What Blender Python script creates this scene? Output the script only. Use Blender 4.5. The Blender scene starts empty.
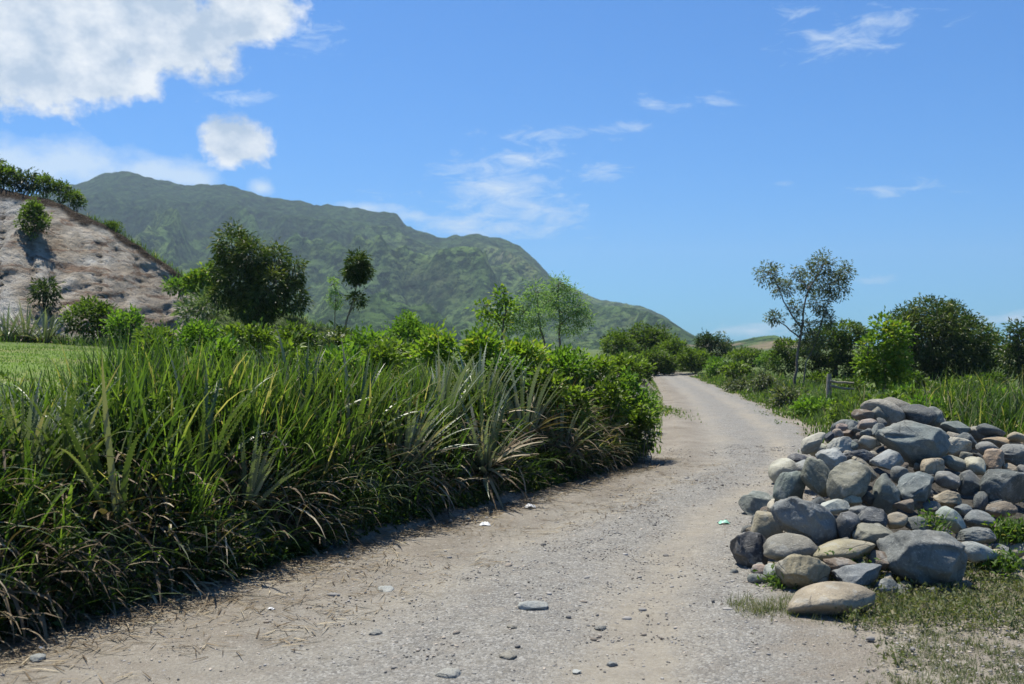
import bpy, math, random
import numpy as np
from mathutils import Vector, Matrix, Euler

SEED = 7
rng = np.random.default_rng(SEED)
random.seed(SEED)
C = bpy.context.scene.collection
F = 995.6; HZ = 348.0; H = 1.6          # focal length in px, horizon row, eye height
R = math.radians

def P(px, py, Y):
    return np.array([(px-512.0)/F*Y, Y, H+(HZ-py)/F*Y])

# ------------------------------------------------------------------ noise
def _h(ix, iy, iz, s):
    n = (ix.astype(np.int64)*374761393 + iy.astype(np.int64)*668265263 + iz.astype(np.int64)*2147483647*3 + s*974711) & 0x7fffffff
    n = ((n ^ (n >> 13))*1274126177) & 0x7fffffff
    n = ((n ^ (n >> 15))*1103515245+12345) & 0x7fffffff
    n = n ^ (n >> 11)
    return (n & 0xffff)/32767.5-1.0
def vnoise(x, y, z=0.0, s=0):
    x, y, z = np.broadcast_arrays(np.asarray(x, float), np.asarray(y, float), np.asarray(z, float))
    fx, fy, fz = np.floor(x), np.floor(y), np.floor(z)
    tx, ty, tz = x-fx, y-fy, z-fz
    tx, ty, tz = [t*t*t*(t*(t*6-15)+10) for t in (tx, ty, tz)]
    r = 0
    for a in (0, 1):
        for b in (0, 1):
            for c in (0, 1):
                w = (tx if a else 1-tx)*(ty if b else 1-ty)*(tz if c else 1-tz)
                r = r + w*_h(fx+a, fy+b, fz+c, s)
    return r
def fbm(x, y, z=0.0, o=4, s=0, g=0.5):
    r = 0; a = 1.0; t = 0
    for i in range(o):
        r = r + a*vnoise(np.asarray(x)*2**i+13.7*i, np.asarray(y)*2**i+7.1*i, np.asarray(z)*2**i, s+i); t += a; a *= g
    return r/t
def smooth(a, b, x):
    t = np.clip((x-a)/(b-a), 0, 1); return t*t*(3-2*t)

# ------------------------------------------------------------------ object helpers
def raw_mesh(name, V, Fc, var=None, smooth_=False):
    """V (n,3); Fc list of int arrays (m,k)."""
    me = bpy.data.meshes.new(name)
    V = np.asarray(V, np.float32)
    me.vertices.add(len(V)); me.vertices.foreach_set('co', V.ravel())
    if not isinstance(Fc, (list, tuple)): Fc = [Fc]
    Fc = [np.asarray(f, np.int32) for f in Fc if len(f)]
    loops = np.concatenate([f.ravel() for f in Fc])
    tot = np.concatenate([np.full(len(f), f.shape[1], np.int32) for f in Fc])
    st = np.concatenate([[0], np.cumsum(tot)[:-1]]).astype(np.int32)
    me.loops.add(len(loops)); me.loops.foreach_set('vertex_index', loops)
    me.polygons.add(len(tot)); me.polygons.foreach_set('loop_start', st); me.polygons.foreach_set('loop_total', tot)
    if smooth_: me.polygons.foreach_set('use_smooth', np.ones(len(tot), bool))
    me.update(calc_edges=True)
    if var is not None:
        if not isinstance(var, dict): var = {'var': var}
        for k, v in var.items():
            a = me.attributes.new(k, 'FLOAT', 'POINT'); a.data.foreach_set('value', np.asarray(v, np.float32).ravel())
    return me
def link(name, me, mat, parent=None, loc=None):
    o = bpy.data.objects.new(name, me); C.objects.link(o)
    if mat is not None and not me.materials: me.materials.append(mat)
    if parent is not None: o.parent = parent
    if loc is not None: o.location = loc
    return o
def tag(o, label=None, cat=None, group=None, kind=None):
    if label: o['label'] = label
    if cat: o['category'] = cat
    if group: o['group'] = group
    if kind: o['kind'] = kind
    return o
def empty(name, loc, label, cat, group=None):
    o = bpy.data.objects.new(name, None); C.objects.link(o); o.location = loc; o.empty_display_size = .2
    return tag(o, label, cat, group)
class Soup:
    def __init__(s): s.V = []; s.F = {3: [], 4: []}; s.A = []; s.n = 0
    def add(s, V, Fc, a):
        V = np.asarray(V).reshape(-1, 3); Fc = np.asarray(Fc)
        s.V.append(V); s.F[Fc.shape[1]].append(Fc+s.n); s.A.append(np.broadcast_to(np.asarray(a, float), (len(V),)).copy()); s.n += len(V)
    def mesh(s, name, smooth_=False):
        fs = [np.concatenate(s.F[k]) for k in (3, 4) if s.F[k]]
        return raw_mesh(name, np.concatenate(s.V), fs, np.concatenate(s.A), smooth_)

# ------------------------------------------------------------------ materials
def mat_new(name):
    m = bpy.data.materials.new(name); m.use_nodes = True
    nt = m.node_tree; nt.nodes.clear()
    out = nt.nodes.new('ShaderNodeOutputMaterial')
    return m, nt, out
class NB:
    """tiny node builder"""
    def __init__(s, nt): s.nt = nt
    def n(s, t, **k):
        nd = s.nt.nodes.new(t)
        for a, b in k.items():
            if a.startswith('i_'):
                key = a[2:]; key = int(key) if key.isdigit() else key.replace('_', ' ')
                s.set(nd.inputs[key], b)
            else: setattr(nd, a, b)
        return nd
    def set(s, inp, v):
        if isinstance(v, bpy.types.NodeSocket): s.nt.links.new(v, inp)
        elif isinstance(v, bpy.types.Node): s.nt.links.new(v.outputs[0], inp)
        else:
            if isinstance(v, (tuple, list)) and len(v) == 3 and inp.type == 'RGBA': v = (*v, 1)
            inp.default_value = v
    def m(s, op, a, b=0.0, c=None, clamp=False):
        nd = s.nt.nodes.new('ShaderNodeMath'); nd.operation = op; nd.use_clamp = clamp
        s.set(nd.inputs[0], a); s.set(nd.inputs[1], b)
        if c is not None: s.set(nd.inputs[2], c)
        return nd.outputs[0]
    def mix(s, f, a, b, mode='MIX'):
        nd = s.nt.nodes.new('ShaderNodeMix'); nd.data_type = 'RGBA'; nd.blend_type = mode
        s.set(nd.inputs[0], f); s.set(nd.inputs[6], a); s.set(nd.inputs[7], b)
        return nd.outputs[2]
    def noise(s, co, scale, detail=4, rough=.55, dist=0.0):
        nd = s.nt.nodes.new('ShaderNodeTexNoise'); s.set(nd.inputs['Vector'], co)
        s.set(nd.inputs['Scale'], scale); nd.inputs['Detail'].default_value = detail
        nd.inputs['Roughness'].default_value = rough; nd.inputs['Distortion'].default_value = dist
        return nd.outputs[0]
    def ramp(s, f, *st):
        nd = s.nt.nodes.new('ShaderNodeValToRGB'); s.set(nd.inputs[0], f)
        cr = nd.color_ramp
        while len(cr.elements) < len(st): cr.elements.new(.5)
        for e, (p, c) in zip(cr.elements, st):
            e.position = p; e.color = (*c, 1) if isinstance(c, (tuple, list)) else (c, c, c, 1)
        return nd.outputs[0]
    def mapr(s, v, a, b, c=0.0, d=1.0):
        nd = s.nt.nodes.new('ShaderNodeMapRange'); s.set(nd.inputs[0], v)
        for i, x in enumerate((a, b, c, d)): nd.inputs[i+1].default_value = x
        return nd.outputs[0]
    def scale(s, co, v):
        nd = s.nt.nodes.new('ShaderNodeMapping'); s.set(nd.inputs[0], co); nd.inputs[3].default_value = v
        return nd.outputs[0]
    def attr(s, name):
        nd = s.nt.nodes.new('ShaderNodeAttribute'); nd.attribute_name = name; return nd.outputs['Fac']
    def bump(s, h, strength=.5, dist=.02, normal=None):
        nd = s.nt.nodes.new('ShaderNodeBump'); s.set(nd.inputs['Height'], h)
        nd.inputs['Strength'].default_value = strength; nd.inputs['Distance'].default_value = dist
        if normal is not None: s.set(nd.inputs['Normal'], normal)
        return nd.outputs[0]
    def pos(s): return s.nt.nodes.new('ShaderNodeNewGeometry').outputs['Position']

def leaf_mat(name, stops, rough=.5, trans=.3, spec=.3):
    m, nt, out = mat_new(name); b = NB(nt)
    v = b.attr('var')
    big = b.noise(b.pos(), 1.7, 2)
    oi = nt.nodes.new('ShaderNodeObjectInfo')
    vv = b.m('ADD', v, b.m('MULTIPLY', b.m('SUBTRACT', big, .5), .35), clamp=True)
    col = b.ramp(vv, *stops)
    p = b.n('ShaderNodeBsdfPrincipled', i_Base_Color=col, i_Roughness=rough)
    p.inputs['Specular IOR Level'].default_value = spec
    tc = b.mix(1.0, col, (1.5, 1.75, .55), 'MULTIPLY')
    t = b.n('ShaderNodeBsdfTranslucent', i_Color=tc)
    mx = b.n('ShaderNodeMixShader', i_0=trans); b.set(mx.inputs[1], p); b.set(mx.inputs[2], t)
    nt.links.new(mx.outputs[0], out.inputs[0])
    return m
G1 = (.026, .046, .012); G2 = (.062, .098, .020); G3 = (.12, .17, .03); YG = (.19, .25, .045); STRAW = (.34, .27, .15); DEAD = (.20, .14, .08)
M = {}
M['leaf_mid'] = leaf_mat('leaf_mid', [(0, G1), (.4, G2), (.8, G3), (1, YG)], trans=.38, spec=.3)
M['leaf_dark'] = leaf_mat('leaf_dark', [(0, (.016, .03, .010)), (.45, (.034, .060, .018)), (.8, (.07, .105, .032)), (1, (.13, .14, .055))], rough=.35)
M['leaf_yellow'] = leaf_mat('leaf_yellow', [(0, (.07, .12, .02)), (.5, (.14, .22, .035)), (.9, (.25, .32, .05)), (1, (.27, .25, .06))], trans=.4)
M['leaf_bright'] = leaf_mat('leaf_bright', [(0, (.05, .10, .02)), (.5, (.10, .18, .03)), (1, (.18, .27, .05))], trans=.4)
M['leaf_silver'] = leaf_mat('leaf_silver', [(0, (.07, .10, .06)), (.5, (.12, .165, .10)), (1, (.19, .24, .15))], trans=.25)
M['leaf_grey'] = leaf_mat('leaf_grey', [(0, (.05, .065, .035)), (.5, (.10, .12, .06)), (1, (.17, .18, .10))], trans=.25)
M['leaf_feather'] = leaf_mat('leaf_feather', [(0, (.09, .15, .07)), (.5, (.16, .24, .12)), (1, (.24, .33, .17))], trans=.4)
M['grass'] = leaf_mat('grass', [(0, (.022, .040, .012)), (.35, (.055, .096, .024)), (.72, (.112, .17, .038)), (.86, (.19, .25, .06)), (.93, (.30, .25, .12)), (1, (.40, .33, .20))], rough=.55, trans=.38, spec=.25)
M['dry_grass'] = leaf_mat('dry_grass', [(0, (.06, .075, .03)), (.35, (.10, .125, .045)), (.6, (.16, .15, .08)), (1, (.34, .28, .17))], rough=.6, trans=.25)
M['lawn_blade'] = leaf_mat('lawn_blade', [(0, (.11, .17, .03)), (.6, (.17, .25, .05)), (1, (.26, .32, .09))], rough=.5, trans=.35)
M['brom'] = leaf_mat('brom', [(0, (.075, .095, .055)), (.35, (.14, .17, .10)), (.7, (.23, .26, .17)), (.9, (.34, .36, .27)), (1, (.36, .30, .2))], rough=.38, trans=.15, spec=.5)
M['brom_green'] = leaf_mat('brom_green', [(0, (.04, .06, .02)), (.4, (.075, .11, .035)), (.8, (.13, .17, .06)), (.93, (.22, .23, .12)), (1, (.33, .27, .16))], rough=.38, trans=.22, spec=.5)
M['dead'] = leaf_mat('dead', [(0, (.06, .042, .026)), (.55, (.15, .11, .068)), (.85, (.26, .20, .13)), (1, (.44, .37, .26))], rough=.7, trans=.15, spec=.2)
M['red'] = leaf_mat('red', [(0, (.16, .04, .03)), (1, (.30, .12, .07))], rough=.5, trans=.2)

def bark_mat():
    m, nt, out = mat_new('bark'); b = NB(nt)
    co = b.scale(b.pos(), (1, 1, .25)); n = b.noise(co, 18, 5)
    col = b.ramp(n, (.3, (.07, .055, .04)), (.7, (.20, .17, .135)))
    p = b.n('ShaderNodeBsdfPrincipled', i_Base_Color=col, i_Roughness=.85, i_Normal=b.bump(n, .6, .02))
    nt.links.new(p.outputs[0], out.inputs[0]); return m
M['bark'] = bark_mat()
def wood_mat():
    m, nt, out = mat_new('weathered_wood'); b = NB(nt)
    co = b.scale(b.pos(), (1, 1, 6)); n = b.noise(co, 9, 5)
    col = b.ramp(n, (.3, (.14, .115, .09)), (.7, (.36, .33, .29)))
    p = b.n('ShaderNodeBsdfPrincipled', i_Base_Color=col, i_Roughness=.85, i_Normal=b.bump(n, .5, .01))
    nt.links.new(p.outputs[0], out.inputs[0]); return m
M['wood'] = wood_mat()

def rock_mat():
    m, nt, out = mat_new('rock'); b = NB(nt)
    oi = nt.nodes.new('ShaderNodeObjectInfo')
    tc = nt.nodes.new('ShaderNodeTexCoord')
    off = b.n('ShaderNodeVectorMath', operation='SCALE'); b.set(off.inputs[0], oi.outputs['Location']); off.inputs['Scale'].default_value = 7.3
    ad = b.n('ShaderNodeVectorMath', operation='ADD'); b.set(ad.inputs[0], tc.outputs['Object']); b.set(ad.inputs[1], off.outputs[0])
    co = ad.outputs[0]
    n1 = b.noise(co, 6, 6, .62); n2 = b.noise(co, 2.2, 3); n3 = b.noise(co, 70, 3, .7)
    f = b.mapr(n1, .3, .72, .66, 1.34)
    c = b.mix(1, oi.outputs['Color'], f, 'MULTIPLY')
    c = b.mix(b.mapr(n2, .5, .66, 0, .35), c, (.27, .24, .19))
    c = b.mix(b.mapr(n3, .60, .72, 0, .55), c, (.48, .47, .43))
    c = b.mix(b.mapr(n3, .40, .30, 0, .6), c, (.05, .05, .05))
    # dusty, pale mineral coating with its own blotchy outline
    n4 = b.noise(co, 11, 5, .6, .4)
    c = b.mix(b.mapr(n4, .56, .64, 0, .35), c, (.36, .36, .33))
    # veins / cracks
    nd_ = b.n('ShaderNodeTexNoise', i_Scale=3.0); b.set(nd_.inputs['Vector'], co); wv = b.n('ShaderNodeVectorMath', operation='MULTIPLY_ADD'); b.set(wv.inputs[0], nd_.outputs['Color']); wv.inputs[1].default_value = (.35, .35, .35); b.set(wv.inputs[2], co)
    w = b.n('ShaderNodeTexVoronoi', feature='DISTANCE_TO_EDGE'); b.set(w.inputs['Vector'], wv.outputs[0]); w.inputs['Scale'].default_value = 4.0
    crack = b.mapr(w.outputs[0], 0, .02, 1, 0)
    crack = b.m('MULTIPLY', crack, b.mapr(n2, .45, .6, 0, .45))
    c = b.mix(crack, c, (.07, .065, .06))
    hh = b.m('ADD', b.m('MULTIPLY', n1, 1.0), b.m('MULTIPLY', n3, .25))
    hh = b.m('SUBTRACT', hh, b.m('MULTIPLY', crack, .5))
    p = b.n('ShaderNodeBsdfPrincipled', i_Base_Color=c, i_Roughness=.78, i_Normal=b.bump(hh, .75, .03))
    p.inputs['Specular IOR Level'].default_value = .35
    nt.links.new(p.outputs[0], out.inputs[0]); return m
M['rock'] = rock_mat()

def dirt_col(b, co):
    n1 = b.noise(co, 1.3, 6, .6); n2 = b.noise(co, 9, 5, .65); n3 = b.noise(co, 60, 3, .7); n4 = b.noise(co, 26, 4, .7)
    dirt = b.ramp(n1, (.3, (.142, .122, .094)), (.5, (.212, .188, .152)), (.72, (.28, .255, .212)))
    dirt = b.mix(b.mapr(n2, .40, .66, 0, .55), dirt, (.20, .17, .14))
    dirt = b.mix(b.mapr(n4, .56, .66, 0, .45), dirt, (.38, .345, .30))
    dirt = b.mix(b.mapr(n3, .60, .70, 0, .7), dirt, (.42, .40, .36))
    return b.mix(b.mapr(n3, .38, .30, 0, .7), dirt, (.08, .065, .05))
def ground_mat():
    m, nt, out = mat_new('earth'); b = NB(nt)
    co = b.pos()
    n1 = b.noise(co, 1.3, 6, .6); n2 = b.noise(co, 9, 5, .65); n3 = b.noise(co, 60, 3, .7); n0 = b.noise(co, .012, 4)
    dirt = dirt_col(b, co)
    lawn = b.ramp(n2, (.3, (.09, .14, .03)), (.7, (.15, .21, .05)))
    nl = b.noise(co, .45, 5, .65)
    lawn = b.mix(b.mapr(nl, .48, .62, 0, .75), lawn, (.20, .19, .08))
    far = b.ramp(n0, (.35, (.06, .09, .03)), (.55, (.10, .14, .04)), (.7, (.20, .18, .09)))
    far = b.mix(.5, far, b.ramp(b.noise(co, .15, 5), (.4, (.05, .08, .025)), (.7, (.15, .17, .06))))
    c = b.mix(b.attr('lawn'), dirt, lawn)
    c = b.mix(b.attr('wild'), c, far)
    hh = b.m('ADD', n2, b.m('MULTIPLY', n3, .4))
    p = b.n('ShaderNodeBsdfPrincipled', i_Base_Color=c, i_Roughness=.95, i_Normal=b.bump(hh, .7, .03))
    p.inputs['Specular IOR Level'].default_value = .15
    nt.links.new(p.outputs[0], out.inputs[0]); return m
M['earth'] = ground_mat()
def road_mat():
    m, nt, out = mat_new('gravel_road'); b = NB(nt)
    co = b.pos()
    cs = b.scale(co, (1, .45, 1))
    n1 = b.noise(cs, 1.1, 5, .6); n2 = b.noise(co, 14, 5, .7); n3 = b.noise(co, 85, 3, .7); n4 = b.noise(co, 3.5, 4)
    grv = b.attr('gravel')
    g = b.m('ADD', grv, b.mapr(n1, .3, .7, -.35, .35), clamp=True)
    g = b.m('ADD', g, b.mapr(n4, .35, .65, -.2, .2), clamp=True)
    sand = b.ramp(n2, (.3, (.222, .196, .155)), (.7, (.31, .28, .227)))
    grav = b.ramp(n2, (.3, (.152, .142, .124)), (.5, (.222, .212, .19)), (.75, (.30, .288, .262)))
    c = b.mix(g, sand, grav)
    v = b.n('ShaderNodeTexVoronoi'); b.set(v.inputs['Vector'], co); v.inputs['Scale'].default_value = 75
    v2 = b.n('ShaderNodeTexVoronoi'); b.set(v2.inputs['Vector'], co); v2.inputs['Scale'].default_value = 31
    sp = b.n('ShaderNodeSeparateColor'); b.set(sp.inputs[0], v.outputs['Color'])
    sp2 = b.n('ShaderNodeSeparateColor'); b.set(sp2.inputs[0], v2.outputs['Color'])
    gg = b.mapr(g, 0, 1, .25, 1)
    c = b.mix(b.m('MULTIPLY', b.mapr(sp.outputs[0], .74, .82, 0, .5), gg), c, (.44, .43, .40))
    c = b.mix(b.m('MULTIPLY', b.mapr(sp.outputs[1], .76, .84, 0, .75), gg), c, (.12, .115, .11))
    peb = b.m('MULTIPLY', b.m('MULTIPLY', b.mapr(sp2.outputs[2], .86, .88), b.mapr(v2.outputs['Distance'], .30, .22)), gg)
    c = b.mix(peb, c, b.mix(sp2.outputs[0], (.15, .14, .13, 1), (.46, .44, .40, 1)))
    c = b.mix(b.mapr(n3, .40, .30, 0, .7), c, (.10, .085, .07))
    ed = b.m('ADD', b.attr('edge'), b.mapr(n4, .3, .7, -.5, .5))
    ed = b.m('ADD', ed, b.mapr(n2, .3, .7, -.25, .25), clamp=True)
    c = b.mix(ed, c, dirt_col(b, co))
    hh = b.m('ADD', b.m('MULTIPLY', n2, .6), b.m('MULTIPLY', n3, .5))
    hh = b.m('ADD', hh, b.m('MULTIPLY', peb, .5))
    hh = b.m('SUBTRACT', hh, b.m('MULTIPLY', v.outputs['Distance'], b.m('MULTIPLY', g, .5)))
    p = b.n('ShaderNodeBsdfPrincipled', i_Base_Color=c, i_Roughness=.93, i_Normal=b.bump(hh, .8, .025))
    p.inputs['Specular IOR Level'].default_value = .2
    nt.links.new(p.outputs[0], out.inputs[0]); return m
M['road'] = road_mat()
def grit_mat():
    m, nt, out = mat_new('shade_grit'); b = NB(nt); co = b.pos(); n = b.noise(co, 30, 5, .7)
    c = b.ramp(n, (.35, (.035, .03, .025)), (.6, (.09, .08, .065)), (.75, (.17, .155, .13)))  # grit toned dark to paint in the shade of the gaps between stones
    p = b.n('ShaderNodeBsdfPrincipled', i_Base_Color=c, i_Roughness=.95, i_Normal=b.bump(n, 1, .04)); nt.links.new(p.outputs[0], out.inputs[0]); return m
M['grit'] = grit_mat()
def cliff_mat():
    m, nt, out = mat_new('quarry_earth'); b = NB(nt)
    co = b.pos()
    n1 = b.noise(co, .55, 6, .6, .6); n2 = b.noise(co, 2.6, 6, .65); n3 = b.noise(co, 14, 4, .7)
    rt = b.n('ShaderNodeMapping'); b.set(rt.inputs[0], co); rt.inputs[2].default_value = (0, R(-42), 0); rt.inputs[3].default_value = (.3, .8, 2.0)
    st = b.noise(rt.outputs[0], 1.5, 6, .65, .5)
    tan_ = b.ramp(n1, (.28, (.36, .285, .21)), (.42, (.50, .425, .335)), (.56, (.60, .54, .455)), (.72, (.70, .68, .63)))
    tan_ = b.mix(b.mapr(st, .5, .60, 0, .85), tan_, (.26, .165, .11))
    tan_ = b.mix(b.mapr(n2, .52, .66, 0, .6), tan_, (.55, .51, .45))
    grey = b.ramp(n2, (.3, (.24, .245, .245)), (.5, (.42, .42, .415)), (.7, (.60, .60, .58)))
    gm = b.m('ADD', b.attr('grey'), b.mapr(n1, .3, .7, -.45, .22), clamp=True)
    c = b.mix(gm, tan_, grey)
    c = b.mix(b.attr('soil_brown'), c, b.ramp(n2, (.3, (.045, .032, .022)), (.7, (.11, .075, .05))))
    c = b.mix(b.attr('veg'), c, b.ramp(n2, (.3, (.045, .08, .02)), (.7, (.14, .19, .05))))
    vo = b.n('ShaderNodeTexVoronoi'); b.set(vo.inputs['Vector'], co); vo.inputs['Scale'].default_value = 3.2
    c = b.mix(b.mapr(n3, .60, .70, 0, .5), c, (.17, .13, .10))
    c = b.mix(b.mapr(n3, .42, .32, 0, .45), c, (.60, .57, .50))
    hh = b.m('ADD', b.m('MULTIPLY', n2, 1.0), b.m('MULTIPLY', n3, .55))
    hh = b.m('ADD', hh, b.m('MULTIPLY', st, .5)); hh = b.m('SUBTRACT', hh, b.m('MULTIPLY', vo.outputs['Distance'], .35))
    p = b.n('ShaderNodeBsdfPrincipled', i_Base_Color=c, i_Roughness=.95, i_Normal=b.bump(hh, 1.0, .5))
    p.inputs['Specular IOR Level'].default_value = .15
    nt.links.new(p.outputs[0], out.inputs[0]); return m
M['cliff'] = cliff_mat()
def mountain_mat(name, brown=0.0):
    m, nt, out = mat_new(name); b = NB(nt)
    co = b.pos()
    n0 = b.noise(co, .0035, 5, .55, .5); n1 = b.noise(co, .02, 6, .65); n2 = b.noise(co, .09, 5, .7)
    forest_shade = b.attr('forest_shade')
    f = b.m('ADD', forest_shade, b.mapr(n1, .35, .65, -.55, .55), clamp=True)
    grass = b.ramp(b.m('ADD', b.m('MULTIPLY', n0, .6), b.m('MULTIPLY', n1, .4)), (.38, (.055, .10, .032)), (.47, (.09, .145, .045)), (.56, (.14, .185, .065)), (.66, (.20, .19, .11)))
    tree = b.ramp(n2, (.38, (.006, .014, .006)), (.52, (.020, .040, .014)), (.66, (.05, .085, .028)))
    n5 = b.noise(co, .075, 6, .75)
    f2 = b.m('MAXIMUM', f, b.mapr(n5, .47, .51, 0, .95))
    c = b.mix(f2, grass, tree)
    if brown: c = b.mix(b.mapr(n1, .45, .6, 0, brown), c, (.24, .19, .12))
    v = b.n('ShaderNodeTexVoronoi'); b.set(v.inputs['Vector'], co); v.inputs['Scale'].default_value = .10
    hh = b.m('SUBTRACT', n2, b.m('MULTIPLY', v.outputs['Distance'], .6))
    p = b.n('ShaderNodeBsdfPrincipled', i_Base_Color=c, i_Roughness=1.0, i_Normal=b.bump(hh, 1.0, 6.5))
    p.inputs['Specular IOR Level'].default_value = .0
    nt.links.new(p.outputs[0], out.inputs[0]); return m
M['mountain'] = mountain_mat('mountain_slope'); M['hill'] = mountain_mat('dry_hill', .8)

# ------------------------------------------------------------------ terrain functions
LY = [-5, 2, 5.4, 14.2, 18, 24, 32, 53, 75, 110, 200]
LX = [-8.4, -4.6, -2.78, 1.97, 2.55, 3.5, 4.7, 7.3, 7.0, 0, -60]
RY = [-5, 2, 6, 9.3, 14, 19.4, 31.8, 53, 75, 110, 200]
RX = [2.4, 2.3, 1.85, 2.6, 4.5, 5.75, 7.4, 9.7, 10.2, 4.5, -55]
def xl(y): return np.interp(y, LY, LX)
def xr(y): return np.interp(y, RY, RX)
def smooth_interp(y, Y, X):
    return (np.interp(y-1.2, Y, X)+np.interp(y, Y, X)+np.interp(y+1.2, Y, X))/3
def height(x, y):
    x = np.asarray(x, float); y = np.asarray(y, float)
    L = smooth_interp(y, LY, LX); Rr = smooth_interp(y, RY, RX)
    d = (L-x)*.88
    wob = .12*fbm(x*.8, y*.8, s=3)
    hb = np.interp(d+wob*2, [0, .18, .55, 1.2, 1.8, 5, 17, 40, 100, 400], [0, .10, .55, .72, .76, 1.02, 1.75, 2.6, 3, 2])
    e = x-Rr-.15
    hr = np.interp(e, [.2, .7, 2, 10, 60], [0, .08, .22, .3, .5])*smooth(11, 17, y)
    near = .012*fbm(x*2.1, y*1.1, o=4, s=11)+.03*fbm(x*.5, y*.35, o=2, s=19)
    inroad = smooth(-.3, .4, -d)*smooth(-.5, .4, Rr-x)
    # two shallow wheel tracks
    t = (x-L)/np.maximum(Rr-L, .5)
    ruts = -.03*(np.exp(-((t-.34)/.09)**2)+np.exp(-((t-.72)/.09)**2))*inroad
    far = smooth(60, 400, np.hypot(x, y))
    return hb+hr+near+ruts+.10*fbm(x*.12, y*.12, s=23)*smooth(18, 40, y)*(1-inroad)*(1-far)
def hz(x, y): return float(height(np.array([x]), np.array([y]))[0])

def axis(fine0, fine1, step, lo, hi, g=1.12):
    a = list(np.arange(fine0, fine1+1e-6, step))
    s = step; v = fine1
    while v < hi: s *= (1.022 if v < 60 else g); v += s; a.append(min(v, hi))
    s = step; v = fine0
    while v > lo: s *= g; v -= s; a.insert(0, max(v, lo))
    return np.array(a)
def grid_faces(nx, ny, mask=None):
    i = np.arange(nx-1); j = np.arange(ny-1)
    I, J = np.meshgrid(i, j, indexing='xy')
    a = (J*nx+I).ravel()
    return np.stack([a, a+1, a+1+nx, a+nx], 1)
ax = axis(-5.2, 6.0, .07, -4200, 4200); ay = axis(2.5, 17, .07, -300, 4200)
X, Y = np.meshgrid(ax, ay); Z = height(X, Y)
L = smooth_interp(Y, LY, LX); D = (L-X)*.88
lawn = smooth(1.2, 2.0, D)*(1-smooth(28, 34, Y))
wild = np.maximum(smooth(22, 34, Y)*smooth(.8, 2.5, D), smooth(20, 30, Y)*smooth(.5, 1.5, X-smooth_interp(Y, RY, RX)))
wild = np.maximum(wild, smooth(80, 110, Y))
wild = np.maximum(wild, smooth(11.0, 13.0, Y)*smooth(.7, 1.5, X-smooth_interp(Y, RY, RX))*.7)
wild = np.maximum(wild, smooth(14, 30, np.abs(X)))
g = link('ground', raw_mesh('ground', np.stack([X.ravel(), Y.ravel(), Z.ravel()], 1), grid_faces(len(ax), len(ay)),
     {'lawn': lawn.ravel(), 'wild': wild.ravel()}, True), M['earth'])
tag(g, kind='structure')

# road: a strip laid over the ground
yy = np.concatenate([np.arange(-2, 20, .07), np.arange(20, 120, .35)])
tt = np.linspace(0, 1, 70)
YR, TR = np.meshgrid(yy, tt, indexing='ij')
LL = smooth_interp(YR, LY, LX)+.30+.14*fbm(YR*.9, 0, s=31); RR_ = smooth_interp(YR, RY, RX)+.05+.25*fbm(YR*.7, 5, s=32)
XR = LL+(RR_-LL)*TR
edge = smooth(0, .04, TR)*smooth(0, .04, 1-TR)
ZR = height(XR, YR)-.03+(.042+.02*smooth(15, 40, YR))*edge+.008*fbm(XR*6, YR*6, o=3, s=37)*edge
gravel = .9*np.exp(-((TR-.50)/.17)**2)+.55*np.exp(-((TR-.15)/.09)**2)+.85*np.exp(-((TR-.88)/.13)**2)+.18
gravel = gravel*np.ones_like(YR)-.5*np.exp(-((TR-.70)/.07)**2)*smooth(-.3, .3, fbm(YR*.5, TR*3, s=33)+.2)
gravel = np.maximum(gravel, smooth(16, 40, YR)*.6)
edg = np.maximum(1-smooth(.05, .36, TR), smooth(.80, 1.0, TR)*(1-smooth(9, 13, YR)))*1.4
edg = np.maximum(edg, 1.3*(1-smooth(.0, .03, TR)))
edg = np.maximum(edg, 1.4*smooth(.88, .99, TR))
edg = np.maximum(edg, 1.4*smooth(.10, .01, TR))
rd = link('road', raw_mesh('road', np.stack([XR.ravel(), YR.ravel(), ZR.ravel()], 1), grid_faces(len(tt), len(yy))[:, ::-1].copy()[:, ::-1], {'gravel': gravel.ravel(), 'edge': edg.ravel()}, True), M['road'])
tag(rd, kind='structure')
def roadz(x, y): return height(x, y)+.012

# ------------------------------------------------------------------ mountain, far hill
SIL = np.array([(-700, 262), (-450, 240), (-250, 205), (-100, 214), (0, 205), (50, 190), (85, 182), (105, 173), (128, 171), (150, 177), (185, 186), (205, 185), (222, 183), (245, 190), (270, 198), (300, 201),
       (320, 205), (350, 207), (375, 212), (397, 214), (404, 223), (415, 229), (440, 238), (455, 236), (480, 234), (502, 238), (520, 246), (538, 262), (550, 276), (575, 289), (600, 300), (625, 303), (645, 307), (662, 315), (686, 331), (700, 339), (740, 346), (900, 350)], float)
YRG = 1650.0
sx = (SIL[:, 0]-512)/F*YRG; sz = H+(HZ-SIL[:, 1])/F*YRG
mx = np.arange(-2000, 520, 5.5); my = np.concatenate([np.linspace(620, YRG, 210), np.linspace(YRG+12, YRG+500, 30)])
MX, MY = np.meshgrid(mx, my)
t = (MY-620)/(YRG-620)
# columns converge slightly: the crest is sampled in plan so it keeps its outline
zr = np.interp(512+MX/MY*F*(.5+.5*MY/YRG), SIL[:, 0], sz)
cap = H+(np.interp(512+MX/MY*F, SIL[:, 0], sz)-H)*MY/YRG
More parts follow.
